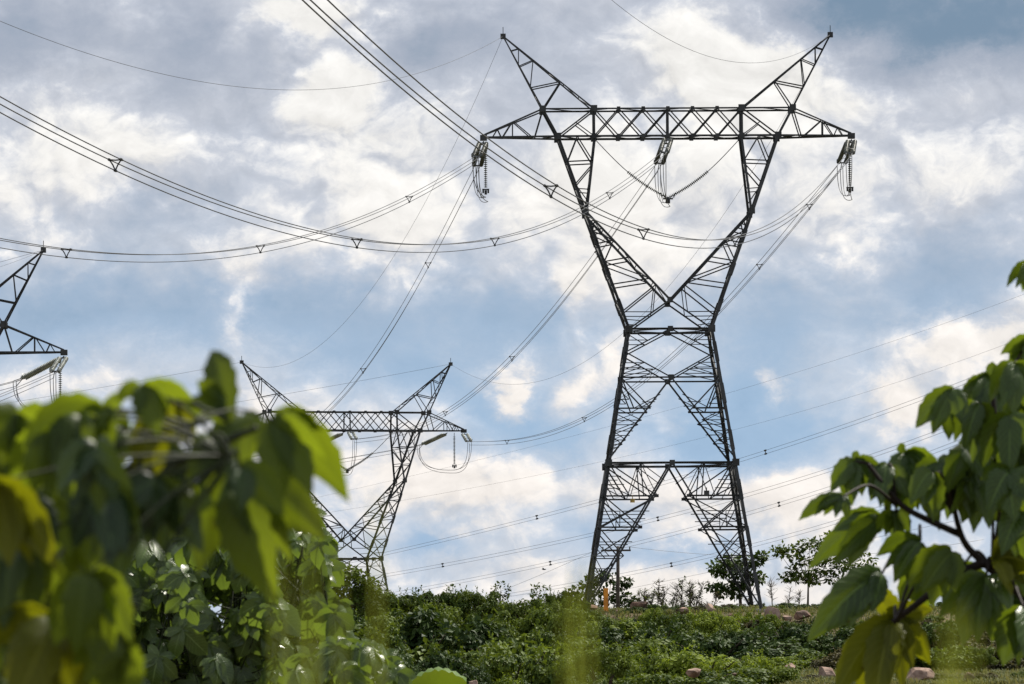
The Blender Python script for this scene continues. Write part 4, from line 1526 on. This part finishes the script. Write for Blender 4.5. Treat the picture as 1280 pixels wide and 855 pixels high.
def drawn_leaf(parent, origin, base, Y, mat, lobes, seed, label=None):
    """hand-shaped leaf whose lobes hang from the petiole end towards given tips, each bent over and swung in depth on its own"""
    rng = random.Random(seed)
    b = at(base[0], base[1], Y)
    mb = MB()
    mb.smooth = True
    N, nw = 14, 4
    mpp = Y / F_PX
    full = []
    for li, l in enumerate(lobes):                       # a smaller lobe between each two drawn ones
        full.append(l)
        if li + 1 < len(lobes):
            m = lobes[li + 1]
            if math.hypot(m[0] - l[0], m[1] - l[1]) > .5 * l[2]:
                k = rng.uniform(.86, 1.0)
                full.append((base[0] + ((l[0] + m[0]) / 2 - base[0]) * k, base[1] + ((l[1] + m[1]) / 2 - base[1]) * k, min(l[2], m[2]) * .9))
    for li, (tx, ty, w) in enumerate(full):
        ln0 = math.hypot(tx - base[0], ty - base[1]) * mpp
        dy = rng.uniform(-.6, .5) * ln0
        tip = at(base[0] + (tx - base[0]) * 1.1, base[1] + (ty - base[1]) * 1.1, Y + dy)
        d = tip - b
        ln = d.length
        side = d.cross(Vector((rng.gauss(0, .35), 1, rng.gauss(.35, .3)))).normalized()
        nrm = side.cross(d).normalized()
        if nrm.z < 0: nrm = -nrm
        bow = ln * rng.uniform(.14, .30)
        ctrl = b + d * rng.uniform(.35, .5) + nrm * bow * .5 + Vector((0, 0, bow))
        W = w * mpp * .5 * LOBE_WIDE
        ph, curl, twist = rng.uniform(0, 6.28), rng.uniform(.25, .6), rng.gauss(0, .35)
        vs = []
        for j in range(N + 1):
            s = j / N
            c = b * (1 - s) ** 2 + ctrl * (2 * s * (1 - s)) + tip * s * s
            tan = ((ctrl - b) * (1 - s) + (tip - ctrl) * s).normalized()
            sd_ = (side * math.cos(twist * s) + nrm * math.sin(twist * s))
            sd_ = (sd_ - tan * sd_.dot(tan)).normalized()
            up = sd_.cross(tan).normalized()
            if up.dot(nrm) < 0: up = -up
            hw = W * 2.9 * ((s + .12) ** .95) * max(0.0, 1 - s) ** .82 * (1 - .3 * max(0, s - .75) / .25) * (1 + .09 * math.sin(j * 2.3 + ph))
            if j == N: hw = W * .02
            for k in range(-nw, nw + 1):
                v = k / nw
                vs.append(c + sd_ * (v * hw) - up * (curl * hw * v * v - .5 * hw * abs(v)) + up * (.05 * W * math.sin(s * 11 + ph + 3 * v) * v * v) + nrm * (li * .0006) - b)
        n = 2 * nw + 1
        mb.add(vs, [(j * n + k, j * n + k + 1, (j + 1) * n + k + 1, (j + 1) * n + k) for j in range(N) for k in range(n - 1)], rng.uniform(.05, .95),
               [(j / N, k / nw) for j in range(N + 1) for k in range(-nw, nw + 1)])
    o = mb.build('leaf', M[mat], parent)
    o.location = b - origin
    if label: o['label'] = label
    return b


def branch_path(mb, pts, r0, r1, origin, n=8, wob=0.0, seed=1):
    rng = random.Random(seed)
    P = [Vector(p) - origin for p in pts]
    out, rs = [], []
    m = len(P) - 1
    for i in range(m):
        p0, p1, p2, p3 = P[max(i - 1, 0)], P[i], P[i + 1], P[min(i + 2, m)]
        for j in range(6):
            t = j / 6
            q = .5 * ((2 * p1) + (p2 - p0) * t + (2 * p0 - 5 * p1 + 4 * p2 - p3) * t * t + (3 * p1 - p0 - 3 * p2 + p3) * t ** 3)
            out.append(q)
            rs.append(r0 + (r1 - r0) * (i + t) / m)
    out.append(P[-1]); rs.append(r1)
    mb.tube(out, rs, n)


# ---- right foreground branch, about 18 m away
YR = 18.0
orgR = Vector((at(1330, 800, YR).x, YR, ground_z(at(1330, 800, YR).x, YR)))
rp = thing('leafy_branch_plant', orgR, 'green plant with large drooping hand shaped leaves reaching in from the right edge', 'plant')
RL = [  # (petiole end px, py), material, node, lobes as (tip px, tip py, full width px)
    ((1287, 330), 'leaf_right', 0, [(1261, 357, 17), (1279, 362, 15), (1300, 350, 16)]),
    ((1292, 424), 'leaf_right', 0, [(1254, 442, 24), (1268, 468, 26), (1288, 468, 22), (1310, 440, 24)]),
    ((1193, 487), 'leaf_right', 1, [(1149, 531, 30), (1187, 545, 30), (1204, 530, 22)]),
    ((1238, 476), 'leaf_right', 1, [(1200, 518, 27), (1222, 556, 30), (1252, 556, 30), (1278, 516, 30), (1240, 454, 15), (1208, 489, 20)]),
    ((1262, 520), 'leaf_right', 1, [(1232, 578, 34), (1262, 592, 32), (1292, 572, 34)]),
    ((1284, 490), 'leaf_right', 1, [(1258, 520, 28), (1286, 545, 32), (1310, 520, 30)]),
    ((1218, 540), 'leaf_right', 1, [(1204, 588, 26), (1228, 600, 28), (1244, 570, 24)]),
    ((1068, 577), 'leaf_right', 3, [(1041, 612, 25), (1066, 628, 24), (1090, 613, 27), (1112, 606, 22), (1072, 565, 10)]),
    ((1054, 621), 'leaf_right', 3, [(1003, 648, 20), (1032, 643, 17), (1058, 648, 15)]),
    ((1130, 568), 'leaf_right', 2, [(1118, 618, 30), (1146, 632, 34), (1170, 655, 34), (1180, 600, 28), (1126, 556, 12)]),
    ((1172, 578), 'leaf_right', 2, [(1150, 616, 30), (1180, 626, 30), (1207, 600, 30)]),
    ((1192, 584), 'leaf_right', 2, [(1163, 648, 36), (1206, 643, 36), (1240, 638, 38), (1256, 606, 34)]),
    ((1262, 590), 'leaf_right', 5, [(1238, 634, 34), (1268, 648, 36), (1294, 634, 36), (1230, 600, 26)]),
    ((1104, 649), 'leaf_right', 3, [(1018, 707, 32), (1066, 704, 36), (1046, 664, 26), (1122, 672, 24)]),
    ((1102, 718), 'leaf_right', 4, [(1018, 794, 48), (1064, 782, 38), (1090, 762, 30)]),
    ((1118, 777), 'leaf_yellow', 6, [(1050, 862, 44), (1093, 880, 46), (1128, 856, 30), (1158, 826, 32), (1088, 738, 32), (1162, 764, 28)]),
    ((1233, 721), 'leaf_right', 5, [(1178, 768, 34), (1206, 800, 44), (1240, 796, 38), (1262, 766, 32)]),
    ((1250, 734), 'leaf_right', 5, [(1284, 812, 46), (1262, 790, 34), (1300, 770, 40)]),
    ((1150, 678), 'leaf_right', 4, [(1100, 694, 26), (1120, 724, 30), (1146, 736, 24)]),
    ((1242, 702), 'leaf_yellow', 5, [(1292, 676, 42), (1296, 716, 40), (1262, 742, 26)]),
    ((1190, 690), 'leaf_near', 6, [(1140, 728, 38), (1166, 752, 34), (1194, 736, 28)]),
    ((1292, 618), 'leaf_right', 5, [(1256, 666, 34), (1284, 690, 36), (1310, 660, 36)]),
    ((1228, 596), 'leaf_right', 2, [(1190, 640, 40), (1218, 660, 42), (1254, 655, 40), (1272, 620, 36)]),
    ((1268, 455), 'leaf_right', 0, [(1240, 500, 28), (1266, 514, 30), (1294, 498, 28)]),
    ((1225, 505), 'leaf_right', 1, [(1196, 548, 28), (1216, 572, 28), (1240, 556, 28)]),
    ((1278, 640), 'leaf_right', 5, [(1254, 690, 36), (1286, 700, 38)]),
    ((1165, 590), 'leaf_right', 2, [(1140, 628, 28), (1166, 648, 30)]),
    ((1110, 580), 'leaf_right', 3, [(1090, 622, 26), (1112, 640, 28), (1134, 620, 24)]),
    ((1205, 560), 'leaf_right', 2, [(1186, 612, 30), (1214, 622, 32), (1236, 604, 28)]),
    ((1245, 575), 'leaf_right', 5, [(1222, 628, 32), (1252, 640, 34), (1280, 616, 34)]),
    ((1290, 555), 'leaf_right', 1, [(1262, 606, 34), (1292, 624, 36), (1318, 600, 34)]),
    ((1256, 500), 'leaf_right', 1, [(1236, 546, 30), (1262, 560, 30), (1240, 500, 22)]),
    ((1160, 700), 'leaf_near', 6, [(1128, 752, 34), (1152, 770, 34), (1182, 748, 30)]),
    ((1205, 705), 'leaf_right', 5, [(1168, 742, 34), (1190, 766, 36), (1222, 756, 34)]),
    ((1120, 640), 'leaf_right', 3, [(1098, 660, 22), (1118, 676, 22), (1136, 664, 20)]),
    ((1135, 588), 'leaf_right', 2, [(1108, 630, 28), (1132, 648, 30)]),
    ((1280, 760), 'leaf_right', 5, [(1256, 826, 44), (1290, 846, 46)]),
    ((1275, 690), 'leaf_right', 5, [(1252, 726, 30), (1280, 742, 34), (1300, 720, 30)]),
]
nodesR = [at(1300, 450, YR + .2), at(1255, 600, YR + .2), at(1190, 640, YR + .1), at(1120, 632, YR), at(1150, 675, YR), at(1240, 712, YR + .1), at(1120, 777, YR)]
mbR = MB()
mbR.smooth = True
branch_path(mbR, [orgR, at(1345, 860, YR + .2), at(1290, 760, YR + .1), at(1232, 706, YR + .1), at(1207, 680, YR + .1), at(1196, 650, YR + .05), at(1186, 600, YR), at(1180, 575, YR)], .019, .005, orgR, 8)
branch_path(mbR, [at(1228, 704, YR + .1), at(1190, 722, YR + .05), at(1150, 752, YR), at(1116, 778, YR)], .016, .009, orgR, 8)
branch_path(mbR, [at(1200, 668, YR + .1), at(1160, 650, YR), at(1128, 632, YR), at(1100, 600, YR), at(1085, 580, YR)], .012, .006, orgR, 7)
branch_path(mbR, [at(1325, 820, YR + .2), at(1300, 690, YR + .2), at(1265, 600, YR + .15), at(1245, 530, YR + .1), at(1240, 475, YR + .1)], .018, .006, orgR, 8)
branch_path(mbR, [at(1325, 780, YR + .3), at(1330, 560, YR + .3), at(1310, 420, YR + .2), at(1300, 330, YR + .1)], .018, .006, orgR, 8)
rngR = random.Random(77)
for i, (base, mt, nd, lobes) in enumerate(RL):
    p = drawn_leaf(rp, orgR, base, YR + rngR.uniform(-.35, .35), mt, lobes, 300 + i, {'leaf_yellow': 'yellowing olive leaf lit from behind'}.get(mt))
    n = nodesR[nd]
    branch_path(mbR, [n, n.lerp(p, .5) + Vector((0, 0, .05)), p], .006, .004, orgR, 6)
mbR.build('stem', M['stem_red'], rp)

# ---- left foreground plant, about 7 m away and far out of focus
YL = 7.0
orgL = Vector((at(60, 800, YL).x, YL, 0.0))
lp = thing('leafy_branch_plant', orgL, 'blurred plant with big olive hand shaped leaves filling the lower left corner', 'plant')
LL = [
    ((284, 527), 'leaf_near', 3, [(266, 446, 40), (232, 512, 30)]),
    ((302, 520), 'leaf_near', 3, [(268, 588, 46), (300, 602, 44), (326, 560, 36)]),
    ((342, 524), 'leaf_lit', 3, [(350, 620, 46), (428, 618, 62), (400, 540, 34)]),
    ((284, 606), 'leaf_lit', 3, [(340, 744, 70), (396, 668, 66), (252, 708, 52)]),
    ((300, 585), 'leaf_near', 3, [(352, 640, 50), (250, 640, 40)]),
    ((226, 488), 'leaf_yellow', 4, [(218, 568, 32), (246, 560, 26)]),
    ((192, 512), 'leaf_yellow', 4, [(168, 580, 30), (196, 590, 34)]),
    ((176, 484), 'leaf_near', 4, [(236, 500, 26), (196, 540, 40), (150, 500, 22)]),
    ((126, 514), 'leaf_near', 5, [(36, 556, 50), (90, 566, 50), (140, 556, 34), (154, 500, 20)]),
    ((24, 516), 'leaf_near', 5, [(-24, 570, 52), (30, 590, 52), (66, 552, 40)]),
    ((-14, 606), 'leaf_yellow', 1, [(66, 706, 50), (10, 700, 60)]),
    ((190, 600), 'leaf_near', 2, [(162, 692, 46), (206, 690, 40), (248, 684, 42), (146, 640, 40)]),
    ((94, 662), 'leaf_near', 6, [(104, 786, 60), (162, 790, 50), (52, 740, 44)]),
    ((70, 778), 'leaf_yellow', 6, [(98, 880, 60), (20, 890, 64), (-20, 810, 50)]),
    ((150, 800), 'leaf_near', 6, [(96, 830, 46), (110, 880, 50), (160, 880, 44)]),
    ((84, 590), 'leaf_lit', 1, [(40, 660, 50), (86, 672, 54), (136, 650, 48)]),
    ((120, 560), 'leaf_near', 1, [(76, 612, 46), (124, 636, 46), (164, 610, 40)]),
    ((60, 540), 'leaf_near', 5, [(20, 610, 46), (66, 622, 48), (106, 596, 40)]),
    ((150, 640), 'leaf_near', 2, [(110, 700, 46), (150, 720, 46)]),
    ((20, 690), 'leaf_near', 0, [(-20, 780, 56), (30, 790, 60), (76, 752, 48)]),
    ((230, 606), 'leaf_near', 2, [(214, 668, 36), (250, 660, 34)]),
    ((100, 520), 'leaf_near', 5, [(70, 590, 46), (110, 600, 46), (140, 585, 36)]),
    ((10, 545), 'leaf_near', 5, [(-20, 620, 50), (26, 640, 50)]),
    ((205, 560), 'leaf_near', 2, [(180, 618, 40), (214, 628, 40), (240, 612, 34)]),
    ((262, 548), 'leaf_near', 3, [(238, 600, 32), (268, 622, 36)]),
    ((130, 610), 'leaf_near', 1, [(96, 680, 50), (136, 700, 52), (172, 672, 44)]),
    ((40, 620), 'leaf_near', 1, [(10, 690, 46), (48, 712, 52), (84, 690, 44)]),
    ((110, 720), 'leaf_near', 6, [(72, 800, 54), (118, 820, 54), (158, 796, 46)]),
    ((30, 760), 'leaf_near', 6, [(-10, 840, 56), (40, 860, 58)]),
    ((130, 800), 'leaf_near', 6, [(90, 880, 56), (136, 890, 56)]),
    ((60, 524), 'leaf_near', 5, [(100, 510, 30), (20, 516, 34), (110, 550, 34)]),
    ((160, 540), 'leaf_near', 2, [(118, 520, 34), (104, 560, 38), (140, 590, 36)]),
]
mbL = MB()
mbL.smooth = True
hub = [at(60, 720, YL + .5), at(110, 600, YL + .3), at(180, 575, YL + .2), at(290, 570, YL), at(240, 530, YL + .1), at(60, 560, YL + .4), at(120, 700, YL + .3)]
branch_path(mbL, [orgL, at(40, 960, YL + .6), at(60, 760, YL + .5), at(95, 640, YL + .4), at(130, 600, YL + .3), at(200, 585, YL + .2), at(260, 560, YL + .1), at(320, 535, YL)], .014, .004, orgL, 8)
branch_path(mbL, [at(60, 760, YL + .5), at(50, 640, YL + .5), at(60, 560, YL + .4), at(90, 510, YL + .3)], .010, .004, orgL, 8)
branch_path(mbL, [at(150, 596, YL + .25), at(185, 560, YL + .2), at(215, 500, YL + .1), at(262, 515, YL + .05)], .007, .003, orgL, 7)
branch_path(mbL, [at(55, 820, YL + .5), at(90, 780, YL + .4), at(130, 740, YL + .4), at(165, 755, YL + .3)], .009, .004, orgL, 7)
rngL = random.Random(5)
for i, (base, mt, nd, lobes) in enumerate(LL):
    if mt == 'leaf_near' and rngL.random() < .27: mt = 'leaf_shade'
    if mt == 'leaf_lit': mt = 'leaf_near'
    p = drawn_leaf(lp, orgL, base, YL + rngL.uniform(-.2, .35), mt, lobes, 500 + i, {'leaf_yellow': 'yellow green leaf lit from behind'}.get(mt))
    n = min(hub, key=lambda q: (q - p).length)
    branch_path(mbL, [n, n.lerp(p, .5) + Vector((0, 0, .015)), p], .0028, .0018, orgL, 6)
for i in range(22):                       # leaves deeper inside the plant
    px, py = rngL.uniform(-40, 130), rngL.uniform(600, 880)
    p = near_leaf(lp, orgL, px, py, YL + rngL.uniform(.6, 1.5), rngL.uniform(100, 140), rngL.uniform(230, 310), rngL.uniform(30, 65), rngL.uniform(.8, 1.2), 'leaf_near', 700 + i, 6, 230, .33)
    n = min(hub, key=lambda q: (q - p).length)
    branch_path(mbL, [n, n.lerp(p, .5), p], .0028, .0018, orgL, 5)
mbL.build('stem', M['stem_green'], lp)


# ---- broad-leaved shrubs about 40 m away behind the blurred plant
def broad_shrub(px0, px1, py_top, Y, n, size, seed, label, mat='leaf_mid', bottom=900, shape=None):
    rng = random.Random(seed)
    cx = (px0 + px1) / 2
    b = Vector((at(cx, 800, Y).x, Y, ground_z(at(cx, 800, Y).x, Y)))
    t = thing('broad_leaved_shrub', b, label, 'shrub', 'broad leaved shrubs behind the blurred plant')
    st, fo = MB(), MB()
    st.smooth = fo.smooth = True
    W = (px1 - px0) / 2
    mains = []
    for i in range(7):
        u = rng.uniform(-.75, .75)
        h = py_top + (bottom - py_top) * (.12 + .35 * abs(u))
        tip = at(cx + u * W, h, Y + rng.uniform(-.5, .5))
        m = b.lerp(tip, .5) + Vector((rng.gauss(0, .06), 0, .1))
        mains.append((b + Vector((rng.gauss(0, .08), rng.gauss(0, .08), 0)), m, tip))
        branch_path(st, list(mains[-1]), .024, .008, b, 7)
    for i in range(n):
        u = rng.uniform(-1, 1)
        edge = py_top + (bottom - py_top) * .42 * abs(u) ** 2.2
        v = rng.random() ** 1.15
        py = edge + (bottom - edge) * v
        p = at(cx + u * W, py, Y + rng.gauss(0, .42))
        s = size * rng.uniform(.65, 1.25)
        lm = Matrix.Translation(p - b) @ leaf_matrix(rng.uniform(200, 340), rng.uniform(5, 70), rng.uniform(-60, 60)).to_4x4()
        palmate(fo, lm, s, rng, rng.choice((5, 5, 6, 7)), rng.uniform(180, 270), rng.uniform(.6, 1.3), 5, 1, .28, .35, .04)
        k = rng.choice(mains)
        q = k[1].lerp(k[2], rng.random())
        if (q - p).length < .9:
            branch_path(st, [q, q.lerp(p, .5) + Vector((0, 0, -.03)), p], .006, .003, b, 5)
    st.build('stems', M['stem_green'], t)
    fo.build('foliage', M[mat], t)


broad_shrub(150, 345, 640, 40, 190, .24, 21, 'sunlit broad leaved shrub with a dark stem below the blurred leaves')
broad_shrub(290, 425, 618, 41, 190, .22, 22, 'tall broad leaved shrub in front of the small pylon foot')
broad_shrub(30, 190, 690, 40, 170, .24, 23, 'shaded broad leaved shrub behind the blurred plant in the corner')
broad_shrub(370, 500, 800, 36, 110, .19, 24, 'low broad leaved shrub with pale shining leaves at the bottom edge')


def ribbed_leaf_plant():
    Y = 60.0
    b = Vector((at(545, 800, Y).x, Y, ground_z(at(545, 800, Y).x, Y)))
    t = thing('ribbed_leaf_plant', b, 'plant with one broad ribbed leaf edged in light at the bottom edge', 'plant')
    mb = MB()
    mb.smooth = True
    N, Mm = 18, 8
    L, W = 78 / F_PX * Y, 34 / F_PX * Y
    c0 = at(505, 858, Y) - b
    vs = []
    for j in range(N + 1):
        s = j / N
        hw = W * math.sin(math.pi * (s * .92 + .05)) ** .6
        for k in range(Mm + 1):
            v = k / Mm * 2 - 1
            vs.append(c0 + Vector((L * s, v * hw * .9, .17 * math.sin(math.pi * s * .9) + (-.10 * v - .10 * v * v) + .014 * math.sin(s * 44 + abs(v) * 5))))
    n = Mm + 1
    mb.add(vs, [(j * n + k, j * n + k + 1, (j + 1) * n + k + 1, (j + 1) * n + k) for j in range(N) for k in range(Mm)], .9)
    mb.build('leaf', M['leaf_right'], t)
    st = MB()
    branch_path(st, [b, b.lerp(b + c0, .6) + Vector((-.05, 0, 0)), b + c0], .012, .006, b, 6)
    st.build('stem', M['stem_green'], t)


ribbed_leaf_plant()


# ---- tall grass right in front of the lens, hopelessly out of focus
def tall_grass(px, py, Y, n, seed, label, spread=.012):
    rng = random.Random(seed)
    tp = at(px, py, Y)
    b = Vector((tp.x, Y, 0))
    mb = MB()
    t = tag(bpy.data.objects.new('tall_grass', None), label, 'grass', 'tall grass blades close to the lens')
    col.objects.link(t)
    t.location = b
    for i in range(n):
        top = tp - b + Vector((rng.gauss(0, spread), rng.gauss(0, .03), -rng.random() ** 2 * .05))
        x0 = rng.gauss(0, spread * 1.4)
        a = rng.uniform(-.5, .5)
        pts = []
        vs = []
        for j in range(13):
            s = j / 12
            p = Vector((x0 + (top.x - x0) * s, top.y * s, top.z * s + 0))
            w = .0042 * (1 - s ** 3) + .0004
            d = Vector((math.cos(a), math.sin(a), 0)) * w
            vs += [p - d, p + Vector((0, .001, 0)), p + d]
        fs = []
        for j in range(12):
            fs += [(j * 3, j * 3 + 1, j * 3 + 4, j * 3 + 3), (j * 3 + 1, j * 3 + 2, j * 3 + 5, j * 3 + 4)]
        mb.add(vs, fs, rng.random())
    mb.build('blades', M['grass_near'], t)


tall_grass(716, 704, 2.6, 6, 1, 'blurred lime green grass stalk standing in front of the thicket centre', .0065)
tall_grass(392, 624, 2.3, 6, 2, 'blurred lime green grass stalks in front of the left broad leaved shrub', .011)
tall_grass(1190, 755, 2.6, 9, 3, 'blurred lime green grass stalk in front of the right slope', .004)
